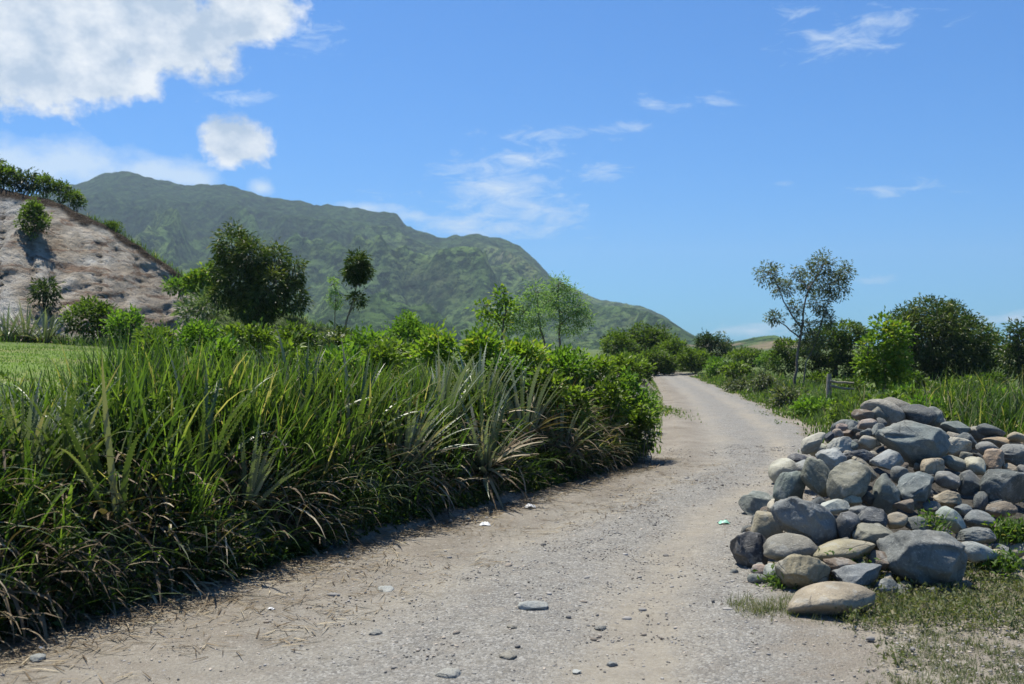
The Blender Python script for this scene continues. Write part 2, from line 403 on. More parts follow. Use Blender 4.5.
# the crest dips toward the valley on the right; spurs run down to the front
tf = np.clip(t, 0, 1)
prof = .10*tf+.90*tf**1.55
warp = 60*fbm(MX/300, MY/300, s=41)
sp_ = 1-np.abs(fbm((MX+warp+.35*(MY-YRG))/170, (MY+warp)/420, o=4, s=43))*2.4
sp2 = 1-np.abs(fbm((MX+warp*.5)/70, (MY)/150, o=4, s=47))*2.2
env = np.sin(np.pi*np.clip(tf, 0, 1)**.9)**.8
amp = np.clip((zr-12)/150, 0, 1)
amp = amp*(1-.75*smooth(.72, 1.0, tf))
MZ = zr*prof+amp*env*(84*(sp_-.5)+26*(sp2-.45)+5*(1-2.4*np.abs(fbm(MX/30, MY/55, o=3, s=49))-.4))
amp = np.clip((zr-5)/150, 0, 1)
MZ += 3.0*fbm(MX/16, MY/16, o=3, s=51)*amp+2.0*fbm(MX/7, MY/7, o=2, s=53)*np.clip(zr/40, 0, 1)
lim = cap*(.90+.10*smooth(.86, 1.0, tf)); MZ = np.where(t < 1, np.minimum(MZ, np.maximum(lim, 0)+3.5*fbm(MX/30, MY/30, o=3, s=59)*(1-smooth(.9, 1, tf))), MZ)
back = np.clip(t-1, 0, 1); MZ -= back*650*amp
MZ -= (1-smooth(0, .06, tf))*14
pxm = 512+MX/MY*F
forest_shade = .8*smooth(.45, .8, tf)*smooth(-250, -650, MX)+smooth(.50, .92, tf+.14*fbm(MX/140, MY/140, s=57)-.30*smooth(-650, 150, MX))*1.0+.26  # forest cover, plus a cloud's shadow painted into the upper left slope
mo = link('mountain', raw_mesh('mountain', np.stack([MX.ravel(), MY.ravel(), MZ.ravel()], 1), grid_faces(len(mx), len(my)), {'forest_shade': forest_shade.ravel()}, True), M['mountain'])
tag(mo, kind='structure')
hx = np.linspace(-60, 480, 150); hy = np.linspace(560, 900, 60); HX, HY = np.meshgrid(hx, hy)
hp = np.interp(512+HX/720*F, [600, 690, 720, 745, 765, 775, 800, 830, 900, 1000, 1150], [348, 344, 343, 339, 334, 337, 342, 344, 345, 344, 348])
HZ_ = (H+(HZ-hp)/F*720)*np.exp(-((HY-720)/90)**2)+1.2*fbm(HX/12, HY/12, s=61)-1
hl = link('hill', raw_mesh('hill', np.stack([HX.ravel(), HY.ravel(), HZ_.ravel()], 1), grid_faces(len(hx), len(hy)), {'forest_shade': np.full(HX.size, .35)}, True), M['hill'])
tag(hl, kind='structure')

# ------------------------------------------------------------------ quarried hillside
RID = np.array([(-700, 60), (-400, 90), (-200, 120), (-80, 150), (0, 190), (40, 197), (85, 214), (110, 228), (130, 242), (150, 254), (170, 267), (200, 287), (240, 305), (300, 317), (345, 333), (390, 352), (440, 362)], float)
YC = 44.0
rx = (RID[:, 0]-512)/F*YC; rz = H+(HZ-RID[:, 1])/F*YC
cx = np.arange(-50, -3.2, .16)
face = np.linspace(0, 1, 90); backv = np.linspace(0.02, 1, 24)
NV = len(face)+len(backv)
CX = np.repeat(cx[None, :], NV, 0)
zr_ = np.interp(cx, rx, rz)+.18*fbm(cx*.9, 0, o=3, s=71)
foot = height(cx, np.full_like(cx, 36.0))
foot = np.minimum(foot, zr_-.3)
hh_ = zr_-foot
CY = np.zeros_like(CX); CZ = np.zeros_like(CX); soil_brown = np.zeros_like(CX); veg = np.zeros_like(CX)
for k, v in enumerate(face):
    vy = np.interp(v, [0, .88, .90, .985, 1], [0, .93, .94, .975, 1.0]); vz = np.interp(v, [0, .88, .90, .985, 1], [-.06, .90, .91, .99, 1])
    run = hh_*1.6
    ridge = fbm(cx*.55+v*hh_*.25, v*1.3, o=4, s=73); small = fbm(cx*2.2, v*hh_*1.6, o=4, s=77)
    ledge = np.abs(fbm(cx*1.1+v*2, v*hh_*.8, o=3, s=79))
    gul = 1-np.abs(fbm((cx+.9*hh_*(1-vz))*1.3, v*hh_*.28, o=4, s=87))*2
    chip = np.abs(fbm(cx*4.5, v*hh_*3.5, o=3, s=89))
    ch_ = np.clip(1-np.abs(fbm((cx-.75*hh_*(1-vz))*.95, .5+v*.1, o=2, s=97))*2.6, 0, 1)**1.3*smooth(.02, .2, v)*(1-smooth(.80, .9, v))
    CY[k] = YC-run*(1-vy)+.34*ch_*np.clip(hh_/2.5, 0, 1)-(.42*ridge+.20*small+.26*gul-.2*ledge+.20*chip)*np.sin(np.pi*min(v*.95+.04, 1))**.6*np.clip(hh_/3, 0, 1)
    CZ[k] = foot+hh_*vz+.12*small*np.sin(np.pi*v)
    # topsoil: thickness in metres
    below = (1-vz)*hh_
    soil_brown[k] = np.maximum(1-smooth(.22, .42, below+.22*fbm(cx*1.7, 3, s=81)), .42*ch_)  # dark brown on the crest layer and, weaker, along the channels
    veg[k] = smooth(-13.6, -12.2, cx+.5*fbm(cx*.8, v*4, s=85))
for k, v in enumerate(backv):
    kk = len(face)+k
    CY[kk] = YC+v*34
    CZ[kk] = zr_*(1-v)+(foot-.5)*v+.2*fbm(cx*.5, v*8, s=83)*np.clip(v*5, 0, 1)-.35*(v>0)*np.clip(v*10, 0, 1)
    veg[kk] = 1
veg[len(face)-1] = .6
greyatt = (1-smooth(-21.2, -18.4, CX+.35*(CZ-4)))*.9*smooth(-.2, .6, 8.6-CZ)
cl = link('cliff', raw_mesh('cliff', np.stack([CX.ravel(), CY.ravel(), CZ.ravel()], 1), grid_faces(len(cx), NV), {'soil_brown': soil_brown.ravel(), 'veg': veg.ravel(), 'grey': greyatt.ravel()}, True), M['cliff'])
tag(cl, kind='structure')
def cliff_at(px, py):
    """point of the cliff face seen near a pixel: nearest face vertex by direction"""
    PX = 512+CX[:len(face)]/CY[:len(face)]*F; PY = HZ-(CZ[:len(face)]-H)/CY[:len(face)]*F
    i = np.argmin((PX-px)**2+(PY-py)**2)
    return np.array([CX[:len(face)].flat[i], CY[:len(face)].flat[i], CZ[:len(face)].flat[i]])

# ------------------------------------------------------------------ foliage generators
def unit(v): return v/np.maximum(np.linalg.norm(v, axis=-1, keepdims=True), 1e-9)
def leaves(sp, P0, Dv, length, width, var, droop=.15):
    """folded leaf of four vertices, two triangles"""
    n = len(P0); Dv = unit(Dv)
    up = rng.normal(size=(n, 3))*.5+np.array([0, 0, 1.0])
    S = unit(np.cross(Dv, up)); N = unit(np.cross(S, Dv))
    length = np.broadcast_to(length, (n,))[:, None]; width = np.broadcast_to(width, (n,))[:, None]
    mid = P0+Dv*length*.45
    tip = P0+Dv*length-N*length*droop
    V = np.stack([P0, mid+S*width*.5+N*width*.18, tip, mid-S*width*.5+N*width*.18], 1)
    b = np.arange(n)[:, None]*4
    Fc = np.concatenate([b+[0, 1, 2], b+[0, 2, 3]])
    sp.add(V, Fc, np.repeat(np.clip(var, 0, 1), 4))
def blades(sp, P0, az, length, width, th0, th1, var, nseg=5, fold=0.0, tipw=.08, power=1.5, basew=.7):
    n = len(P0)
    az = np.broadcast_to(az, (n,)); length = np.broadcast_to(length, (n,)); width = np.broadcast_to(width, (n,))
    th0 = np.broadcast_to(th0, (n,)); th1 = np.broadcast_to(th1, (n,))
    hd = np.stack([np.cos(az), np.sin(az), 0*az], 1); sd = np.stack([-np.sin(az), np.cos(az), 0*az], 1)
    ts = np.linspace(0, 1, nseg+1)
    p = P0.copy(); rows = []
    for k, t in enumerate(ts):
        th = th0+(th1-th0)*t**power
        w = width*np.interp(t, [0, .25, .6, 1], [basew, 1, .8, tipw])*.5
        tw = .35*np.sin(az*7+t*2.0)
        nrm = hd*-np.cos(th)[:, None]+np.array([0, 0, 1.0])*np.sin(th)[:, None]
        s2 = sd*np.cos(tw)[:, None]+nrm*np.sin(tw)[:, None]
        if fold > 0:
            rows.append(np.stack([p+s2*w[:, None]+nrm*(w*fold)[:, None], p, p-s2*w[:, None]+nrm*(w*fold)[:, None]], 1))
        else:
            rows.append(np.stack([p+s2*w[:, None], p-s2*w[:, None]], 1))
        d = hd*np.sin(th)[:, None]+np.array([0, 0, 1.0])*np.cos(th)[:, None]
        p = p+d*(length/nseg)[:, None]
    V = np.stack(rows, 1)                      # n, nseg+1, c, 3
    c = V.shape[2]
    base = np.arange(n)[:, None]*((nseg+1)*c)
    fs = []
    for k in range(nseg):
        for q in range(c-1):
            a = k*c+q
            fs.append(base+[a, a+1, a+1+c, a+c])
    sp.add(V, np.concatenate(fs), np.repeat(np.clip(var, 0, 1), (nseg+1)*c))
    return V
def tube(sp, pts, rads, a=.5, k=6):
    pts = np.asarray(pts, float); n = len(pts)
    V = []
    for i in range(n):
        t = pts[min(i+1, n-1)]-pts[max(i-1, 0)]; t = t/np.linalg.norm(t)
        u = np.cross(t, [0.3, 1, .1]); u /= np.linalg.norm(u); w = np.cross(t, u)
        for j in range(k):
            an = 2*math.pi*j/k; V.append(pts[i]+rads[i]*(u*math.cos(an)+w*math.sin(an)))
    Fc = [[i*k+j, i*k+(j+1) % k, (i+1)*k+(j+1) % k, (i+1)*k+j] for i in range(n-1) for j in range(k)]
    sp.add(V, Fc, a)
def bend(a, b, wob=.08, n=5, sag=0):
    a = np.asarray(a, float); b = np.asarray(b, float); L = np.linalg.norm(b-a)
    t = np.linspace(0, 1, n)[:, None]
    p = a+(b-a)*t
    off = np.cumsum(rng.normal(size=(n, 3)), 0)*wob*L/n
    p = p+off*np.sin(np.pi*t)
    p[:, 2] += (sag*L*np.sin(np.pi*t)).ravel()
    return p

def crown(sp, lobes, n_clump, per, leaf, width, spread, up=.3, droop=.2, var0=.5, varr=.36, shell=.62, out=.9, base=None):
    """lobes: list of (centre, (rx,ry,rz)). Clumps of radiating leaves near the lobes' surface."""
    vol = np.array([l[1][0]*l[1][1]+l[1][0]*l[1][2] for l in lobes]); vol = vol/vol.sum()
    pick = rng.choice(len(lobes), n_clump, p=vol)
    cen = np.array([l[0] for l in lobes])[pick]; rad = np.array([l[1] for l in lobes])[pick]
    d = unit(rng.normal(size=(n_clump, 3)))
    rr = shell+(1.04-shell)*rng.random(n_clump)**.6
    rr *= 1+.25*fbm(d[:, 0]*2+pick*3.1, d[:, 1]*2, d[:, 2]*2, o=2, s=int(rng.integers(1000)))
    c = cen+d*rad*rr[:, None]
    # drop clumps deep inside another lobe
    keep = np.ones(n_clump, bool)
    for q, l in enumerate(lobes):
        ins = (((c-np.array(l[0]))/np.array(l[1]))**2).sum(1) < .30
        keep &= ~(ins & (pick != q))
    c = c[keep]; d = d[keep]; n = len(c)
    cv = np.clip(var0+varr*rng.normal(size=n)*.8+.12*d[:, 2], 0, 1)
    cc = np.repeat(c, per, 0); dd = np.repeat(d, per, 0); vv = np.repeat(cv, per)
    rd_ = rng.normal(size=cc.shape)
    p = cc+rd_*spread*.5
    dv = unit(rd_)*1.0+dd*out+np.array([0, 0, up])
    s = rng.uniform(.65, 1.15, len(p))
    leaves(sp, p, dv, leaf*s, width*s, vv+rng.normal(size=len(p))*.10, droop)

def lobe_set(c, r, k, j=.55, size=.55):
    """k irregular lobes filling an ellipsoid c, r"""
    out = [(np.array(c)+np.array([0, 0, -.12*r[2]]), tuple(np.array(r)*.72))]
    out[0] = (out[0][0], tuple(np.array(r)*.62))
    for i in range(k+3):
        d = unit(rng.normal(size=3)); d[2] = abs(d[2])*.95-.3
        s = rng.uniform(.22, .58)
        out.append((np.array(c)+d*np.array(r)*(1.02-s*.75), tuple(np.array(r)*s*rng.uniform(.75, 1.25, 3))))
    return out

KIND = {
 'mid':    dict(mat='leaf_mid', leaf=.085, width=.046, per=8, up=.3, droop=.25, var0=.64),
 'dark':   dict(mat='leaf_dark', leaf=.13, width=.04, per=10, up=-.1, droop=.4, var0=.5),
 'yellow': dict(mat='leaf_yellow', leaf=.085, width=.05, per=8, up=.4, droop=.15, var0=.5),
 'bright': dict(mat='leaf_bright', leaf=.085, width=.044, per=9, up=.4, droop=.2, var0=.5),
 'silver': dict(mat='leaf_silver', leaf=.14, width=.035, per=9, up=.2, droop=.3, var0=.5),
 'grey':   dict(mat='leaf_grey', leaf=.10, width=.04, per=7, up=.0, droop=.3, var0=.5),
 'feather':dict(mat='leaf_feather', leaf=.06, width=.026, per=16, up=.1, droop=.2, var0=.5),
}
def shoot_leaves(sp, lobes, ns, k, lf, lscale):
    # leafy shoots that stick out of the crown and break its outline
    r0 = max(l[1][2] for l in lobes)
    for i in range(ns):
        l = lobes[rng.integers(len(lobes))]; d = unit(rng.normal(size=3)); d[2] = abs(d[2])*1.1+.1; d = unit(d)
        a = np.array(l[0])+d*np.array(l[1])*.8; L = (.35*r0+.65*l[1][2])*rng.uniform(.25, .65); m = int(max(5, L/lf*5))
        t = rng.random(m)[:, None]; dd = unit(d+rng.normal(size=3)*.25)
        p = a+dd*L*t+np.array([0, 0, -.12*L])*t*t
        dv = dd*.8+rng.normal(size=(m, 3))*.8
        leaves(sp, p, dv, lf*rng.uniform(.6, 1.1, m)*(1-.3*t[:, 0]), k['width']*lscale*rng.uniform(.7, 1.1, m), np.clip(k['var0']+.2+.2*rng.normal(size=m), 0, 1), k['droop'])
def make_foliage(name, lobes, kind, dens, parent, lscale=1.0, var0=None, shell=.62, spread=None, per=None, out=.9, shoots=0):
    k = KIND[kind]; sp = Soup()
    lf = k['leaf']*lscale
    if shoots:
        shoot_leaves(sp, lobes, shoots, k, lf, lscale)
    area = sum(4*math.pi*((l[1][0]*l[1][1]+l[1][0]*l[1][2]+l[1][1]*l[1][2])/3) for l in lobes)
    n = int(max(25, dens*area/(lf*lf*4)))
    n = min(int(n*1.7), 4200)
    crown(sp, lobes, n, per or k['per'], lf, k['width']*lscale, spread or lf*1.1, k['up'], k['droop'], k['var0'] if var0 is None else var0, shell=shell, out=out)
    return link(name, sp.mesh(name), M[k['mat']], parent)

def shrub(px, pt, wpx, hpx, Yd, kind, label, group=None, dens=1.35, lscale=1.0, k=6, var0=None, name='shrub', base=None, cat='shrub'):
    """px centre column, pt top row, wpx/hpx the size it shows, Yd metres away"""
    top = P(px, pt, Yd); w = wpx/F*Yd*.5; x = top[0]
    gz = hz(x, Yd) if base is None else base
    zb = min(gz, top[2]-.25)
    hgt = max(top[2]-zb, hpx/F*Yd)
    base_z = gz if base is None else base
    zb = max(top[2]-hpx/F*Yd*1.15, base_z-.1) if hpx else base_z
    cz = (top[2]+zb)/2; r = (w*.86, w*.8, max((top[2]-zb)/2*.9, .15))
    e = empty(name, (x, Yd, base_z), label, cat, group)
    loc = np.array([x, Yd, base_z])
    if Yd > 30 and var0 is None: var0 = KIND[kind]['var0']-.14
    c = np.array([0, 0, cz-base_z])
    lobes = lobe_set(c, r, k)
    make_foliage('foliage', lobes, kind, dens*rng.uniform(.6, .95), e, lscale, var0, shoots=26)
    sp = Soup()
    for i in range(6):
        a = np.array([rng.normal()*.06, rng.normal()*.06, -.08]); l = lobes[rng.integers(len(lobes))]
        b_ = l[0]+rng.normal(size=3)*np.array(l[1])*.35
        rr = .008+.012*w
        pts = bend(a, b_, .25, 6); tube(sp, pts, np.linspace(rr, rr*.3, 6), rng.random())
    link('stem', sp.mesh('stem', True), M['bark'], e)
    return e

def tree(base, limbs, lobes, kind, label, group=None, name='tree', dens=1.0, lscale=1.0, trunk_r=.1, var0=None, shell=.6, twigs=20, cat='tree', per=None, spread=None, out=.9, tw_r=.012, shoots=30):
    """limbs: list of point lists (world), first one is the trunk; lobes in world"""
    base = np.array(base, float)
    e = empty(name, tuple(base), label, cat, group)
    sp = Soup()
    for i, pts in enumerate(limbs):
        pts = np.array(pts, float)-base
        q = []
        for a, b_ in zip(pts[:-1], pts[1:]): q.extend(bend(a, b_, .10, 4)[:-1])
        q.append(pts[-1]); q = np.array(q)
        r0 = trunk_r if i == 0 else trunk_r*.55
        tube(sp, q, np.linspace(r0, r0*.3, len(q)), .4, 7)
    allpts = np.concatenate([np.array(l, float)[1:]-base for l in limbs])
    lobes = [(np.array(c)-base, r) for c, r in lobes]
    for i in range(twigs):
        l = lobes[i % len(lobes)]; b_ = l[0]+unit(rng.normal(size=3))*np.array(l[1])*rng.uniform(.3, .9)
        a = allpts[np.argmin(((allpts-l[0])**2).sum(1))] if rng.random() < .8 else l[0]
        tube(sp, bend(a, b_, .2, 5), np.linspace(tw_r*1.4, tw_r*.4, 5), .5, 5)
    link('trunk', sp.mesh('trunk', True), M['bark'], e)
    make_foliage('crown', lobes, kind, dens, e, lscale, var0, shell, per=per, spread=spread, out=out, shoots=shoots)
    return e

def LB(px, py, rpx, Yd, dy=0, asp=1.0, dep=None):
    """lobe at pixel with radius in px"""
    r = rpx/F*Yd
    return (P(px, py, Yd+dy), (r, (dep or .9)*r, r*asp))
# ------------------------------------------------------------------ hedge bank on the left of the road
def hp(y, d):
    x = smooth_interp(y, LY, LX)-d/.88
    return np.stack([x, y, height(x, y)], 1)
OUT = math.atan2(-.475, .88)          # direction from the hedge towards the road

def bank_spot(px, d):
    ys = np.linspace(3, 16, 700); q = hp(ys, np.full(700, d)); k = np.argmin(abs((q[:, 0]/ys*F+512)-px)); return ys[k], q[k, 0]
SPINY = [
 (118, .40, 2, 1.25, 14, 4, 'tall dark spiny plant nearest the camera, rising out of the grass left of the road', .12),
 (22, .9, 0, .95, 5, 0, 'spiny plant at the left edge of the photo, half sunk in tall grass'),
 (66, .8, 2, 1.0, 0, 5, 'upright spiny plant just under the bright clearing'),
 (196, .6, 2, 1.15, 8, 5, 'spiny plant in bright grass, next right of the nearest tall one'),
 (248, .40, 3, 1.1, 14, 8, 'low sprawling spiny plant over the shadiest stretch of bank foot'),
 (300, .8, 2, 1.2, 6, 0, 'stiff dark spiny plant with near upright leaves, in the middle of the grass'),
 (352, .5, 2, 1.15, 8, 6, 'grey green spiny plant at the right end of the tall grass'),
 (404, .35, 0, 1.0, 14, 8, 'drooping spiny plant left of the pale silvery rosette'),
 (440, .62, 0, 1.2, 8, 6, 'erect silvery spiny plant behind and left of the palest rosette'),
 (486, .16, 1, 1.18, 26, 18, 'large pale silvery rosette leaning out over the road, with a skirt of dead leaves'),
 (480, .75, 0, 1.25, 4, 8, 'tall grey spiny plant right behind the palest rosette'),
 (524, .40, 0, 1.2, 12, 18, 'silvery spiny plant fanning right, next to the palest rosette'),
 (538, 1.2, 2, .9, 0, 5, 'spiny plant below the feathery saplings, mostly hidden by shrubs'),
 (560, .3, 3, 1.15, 16, 12, 'low spiny plant with tan lower leaves in the middle of the far bank'),
 (584, .6, 2, 1.1, 5, 12, 'spiny plant with dark arching leaves, second from the leafy end of the hedge'),
 (600, .35, 3, .95, 18, 12, 'small spiny plant trailing dry leaves at the foot of the leafy hedge end'),
]
SPOS = np.array([[bank_spot(r[0], r[1])[1], bank_spot(r[0], r[1])[0]] for r in SPINY])
SRAD = np.array([.42 if r[0] in (486, 524, 118) else .22 for r in SPINY])
def clear_of(p):
    # open ground round each rosette, a little longer on its sunny road side
    k = np.ones(len(p), bool)
    for c, r in zip(SPOS, SRAD):
        v = p[:, :2]-c; a = v@np.array([.88, -.475]); b_ = v@np.array([.475, .88])
        k &= ~(((a-.12)/(r*(1.9 if r > .3 else 1.35)))**2+(b_/r)**2 < 1)
    return k
def hedge_grass():
    sp = Soup()
    n = 27000
    y = 2.6+12.1*rng.random(n)**.95; d = .10+1.9*rng.random(n)**.85
    clump = fbm(y*1.9, d*2.2, o=3, s=101)
    w = np.interp(y, [2.6, 8, 10.5, 15], [1, .95, .35, .16])*np.clip(.62+clump*2.0, .03, 1.3)
    k = rng.random(n) < w; y = y[k]; d = d[k]
    p = hp(y, d); k = clear_of(p) | (rng.random(len(p)) < .12); p = p[k]; y = y[k]; d = d[k]; n = len(y); p[:, 2] -= .04
    low = np.interp(p[:, 0]/p[:, 1], [-.46, -.39], [.66, 1.0])
    hgt = np.interp(y, [2.6, 6.0, 8.5, 10.5, 12, 15], [.86, 1.0, .84, .70, .58, .45])*np.interp(d, [0, .35, .8, 1.9], [.66, .86, 1.0, .95])*low
    ln = hgt*rng.uniform(.50, 1.22, n)*(1+.45*fbm(y*1.3, d*1.3, s=107))
    az = rng.random(n)*2*math.pi
    front = d < .6
    az = np.where(front & (rng.random(n) < .75), OUT+rng.normal(size=n)*.8, az)
    th0 = np.abs(rng.normal(size=n))*.20+np.where(front, .12, .0)
    th1 = th0+np.abs(rng.normal(size=n))*.5+.1+np.where(front, .5, 0)
    wd = rng.uniform(.008, .028, n)*np.interp(y, [3, 14], [1.0, 1.35])
    var = .44+.24*rng.normal(size=n)+.4*fbm(y*2.3, d*2, s=109)
    dry = rng.random(n) < .06; var = np.where(dry, rng.uniform(.86, 1, n), np.clip(var, 0, .84))
    blades(sp, p, az, ln, wd, th0, th1, var, nseg=6, tipw=.05, power=1.7)
    # blades that arch out over the road side and hang down
    n = 3600
    y = 2.8+11.6*rng.random(n); d = .03+.55*rng.random(n); p = hp(y, d); p[:, 2] += rng.uniform(-.03, .22, n)
    k = (rng.random(n) < np.clip(.5+1.3*fbm(y*1.5, d, s=117), .06, 1)) & (clear_of(p) | (rng.random(n) < .25)); p = p[k]; y = y[k]; n = len(p)
    blades(sp, p, OUT+rng.normal(size=n)*.6, rng.uniform(.35, .9, n)*np.interp(y, [3, 9, 14], [1, .85, .6]), rng.uniform(.006, .02, n), rng.uniform(.3, 1.0, n), rng.uniform(1.5, 2.9, n), np.where(rng.random(n) < .10, .93, np.clip(.2+.2*rng.normal(size=n), 0, .84)), nseg=7, power=1.2)  # leaf tone lowered, painting in the deep shade at the hedge foot
    # broad sedge-like blades with a pale midrib
    n = 8200
    y = 2.8+9.5*rng.random(n); d = .3+1.4*rng.random(n); p = hp(y, d)
    k = (fbm(y*1.2, d*1.2, s=113) > -.1) & clear_of(p); p = p[k]; y = y[k]; n = len(p)
    low = np.interp(p[:, 0]/p[:, 1], [-.46, -.39], [.75, 1.0])
    blades(sp, p, rng.random(n)*6.28, rng.uniform(.6, 1.12, n)*np.interp(y, [3, 8, 12], [1, .95, .7])*low, rng.uniform(.018, .042, n), np.abs(rng.normal(size=n))*.28,
           .35+np.abs(rng.normal(size=n))*.6, np.where(rng.random(n) < .07, .95, np.clip(.45+.26*rng.normal(size=n), 0, .85)), nseg=7, fold=.35, power=2.0)
    o = link('tall_grass', sp.mesh('tall_grass'), M['grass'])
    tag(o, 'tall green roadside grass massed along the bank left of the gravel road', 'grass', kind='stuff')
hedge_grass()

def undergrowth():
    sp = Soup()
    n = 42000
    y = 2.8+12.0*rng.random(n); d = -.02+1.2*rng.random(n)**1.3
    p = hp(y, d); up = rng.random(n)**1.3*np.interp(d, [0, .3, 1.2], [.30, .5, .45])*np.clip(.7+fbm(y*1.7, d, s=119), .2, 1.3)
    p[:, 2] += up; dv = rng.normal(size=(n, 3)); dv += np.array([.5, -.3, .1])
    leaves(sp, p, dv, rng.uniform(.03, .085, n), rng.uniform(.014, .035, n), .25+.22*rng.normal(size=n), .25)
    # broad-leaved weeds climbing through the upper face of the hedge, in patches
    n = 30000; y = 2.9+10.5*rng.random(n); d = .12+1.1*rng.random(n)
    k = fbm(y*1.1, d*1.3, o=3, s=211) > .08; y = y[k]; d = d[k]; n = len(y); p = hp(y, d)
    top = np.interp(d, [.1, .5, 1.2], [.42, .62, .72])*np.interp(y, [3, 9, 13], [1, .9, .7])
    p[:, 2] += top*(1-.75*rng.random(n)**1.6)*(1+.25*fbm(y*3, d*3, s=213)); p = p+rng.normal(size=(n, 3))*.02
    k = clear_of(p); p = p[k]; n = len(p); dv = rng.normal(size=(n, 3))+[.5, -.35, .35]
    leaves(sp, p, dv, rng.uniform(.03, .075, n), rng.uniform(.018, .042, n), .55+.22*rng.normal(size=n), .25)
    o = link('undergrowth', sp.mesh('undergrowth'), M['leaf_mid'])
    tag(o, 'low leafy weeds filling the shaded foot of the roadside bank', 'undergrowth', kind='stuff')
    # dead leaf blades hanging over the foot of the bank
    sp = Soup(); n = 7500
    y = 3.0+11.7*rng.random(n); d = .04+.62*rng.random(n)**1.2
    k = rng.random(n) < np.clip(.45+1.7*fbm(y*1.9, 1, s=131), .04, 1); y = y[k]; d = d[k]; n = len(y)
    p = hp(y, d); p[:, 2] += rng.uniform(.0, .6, n)*rng.random(n)**.7
    th0 = rng.uniform(.6, 2.2, n)
    blades(sp, p, OUT+rng.normal(size=n)*.75, rng.uniform(.18, .5, n), rng.uniform(.008, .026, n), th0, th0+rng.uniform(.6, 1.6, n), rng.random(n), nseg=5, fold=.2, tipw=.15)
    n = 4200
    y = 3.2+11.3*rng.random(n); d = -.45+.6*rng.random(n)**.8; p = hp(y, d); p[:, 2] += .012
    blades(sp, p, rng.random(n)*6.28, rng.uniform(.06, .26, n), rng.uniform(.003, .012, n), rng.uniform(1.35, 1.55, n), rng.uniform(1.5, 1.62, n), rng.random(n), nseg=3)
    o = link('dead_leaves', sp.mesh('dead_leaves'), M['dead'])
    tag(o, 'dry tan leaf blades drooping and fallen along the foot of the hedge', 'dead leaves', kind='stuff')
undergrowth()

def ridge_and_lawn():
    # lawn blades
    sp = Soup(); n = 60000
    y = 8+24*rng.random(n)**1.5; d = 1.6+ (12)*rng.random(n)
    x = smooth_interp(y, LY, LX)-d/.88-rng.random(n)*np.maximum(0, y-14)*.4
    p = np.stack([x, y, height(x, y)-.01], 1)
    blades(sp, p, rng.random(n)*6.28, rng.uniform(.03, .07, n), rng.uniform(.008, .018, n), rng.uniform(0, .5, n), rng.uniform(.4, 1.2, n), .45+.22*rng.normal(size=n)+.9*fbm(x*.5, y*.35, o=3, s=145), nseg=2)
    o = link('lawn_grass', sp.mesh('lawn_grass'), M['lawn_blade'])
    tag(o, 'short bright green grass of the sunlit clearing behind the hedge', 'grass', kind='stuff')
    # wild grass on the brow of the cutting and at its foot
    sp = Soup(); n = 9000
    i = rng.integers(0, len(cx), n); jj = len(face)-1+rng.integers(0, 4, n)
    p = np.stack([CX[jj, i], CY[jj, i], CZ[jj, i]-.05], 1)+rng.normal(size=(n, 3))*[.1, .1, 0]
    k = fbm(p[:, 0]*1.2, 0, o=3, s=141) > -.25; p = p[k]; n = len(p)
    blades(sp, p, rng.random(n)*6.28, rng.uniform(.12, .42, n), .03, rng.uniform(0, .5, n), rng.uniform(.6, 1.8, n), .5+.25*rng.normal(size=n), nseg=3)
    n = 9000
    x = rng.uniform(-26, -5, n); y = rng.uniform(30, 36.5, n); p = np.stack([x, y, height(x, y)], 1)
    k = fbm(x*.6, y*.6, o=3, s=143) > -.1; p = p[k]; n = len(p)
    blades(sp, p, rng.random(n)*6.28, rng.uniform(.12, .42, n), .03, rng.uniform(0, .6, n), rng.uniform(.6, 1.8, n), .3+.3*rng.normal(size=n), nseg=3)
    o = link('wild_grass', sp.mesh('wild_grass'), M['grass'])
    tag(o, 'rough grass on the brow and at the foot of the bare cut slope', 'grass', kind='stuff')
ridge_and_lawn()

# ---- spiny rosette plants
def rosette_mesh(n, length, width, lean=(.05, .75), arch=.5, teeth=True, seed=0, tilt=(0, 0)):
    sp = Soup()
    i = np.arange(n); f = i/(n-1)
    az = i*2.399+rng.normal(size=n)*.2
    th0 = lean[0]+(lean[1]-lean[0])*f+rng.normal(size=n)*.07
    ln = length*(1-.22*np.abs(f-.4))*rng.uniform(.78, 1.12, n)
    P0 = np.stack([np.cos(az)*.035*(1+f), np.sin(az)*.035*(1+f), .02*(1-f)], 1)
    var = np.clip(.5+.2*rng.normal(size=n)-.1*f, 0, .9); var = np.where(rng.random(n) < .08, .97, var)
    V = blades(sp, P0, az, ln, width*rng.uniform(.75, 1.2, n), th0, th0+arch*rng.uniform(.3, 1.6, n), var, nseg=9, fold=.42, tipw=.04, power=1.8, basew=1.1)
    if teeth:
        T = []
        for side, opp in ((0, 2), (2, 0)):
            for k in range(1, 9):
                for q in np.linspace(0, 1, 4)[:-1]:
                    a = V[:, k-1, side]*(1-q)+V[:, k, side]*q; b_ = V[:, k-1, side]*(1-q-.12)+V[:, k, side]*(q+.12)
                    o_ = unit(V[:, k, side]-V[:, k, opp])*.007+unit(V[:, k, side]-V[:, k-1, side])*.004
                    T.append(np.stack([a, a+o_, b_], 1))
        T = np.concatenate(T); sp.add(T, np.arange(len(T)*3).reshape(-1, 3), .9)
    return sp.mesh('leaves')
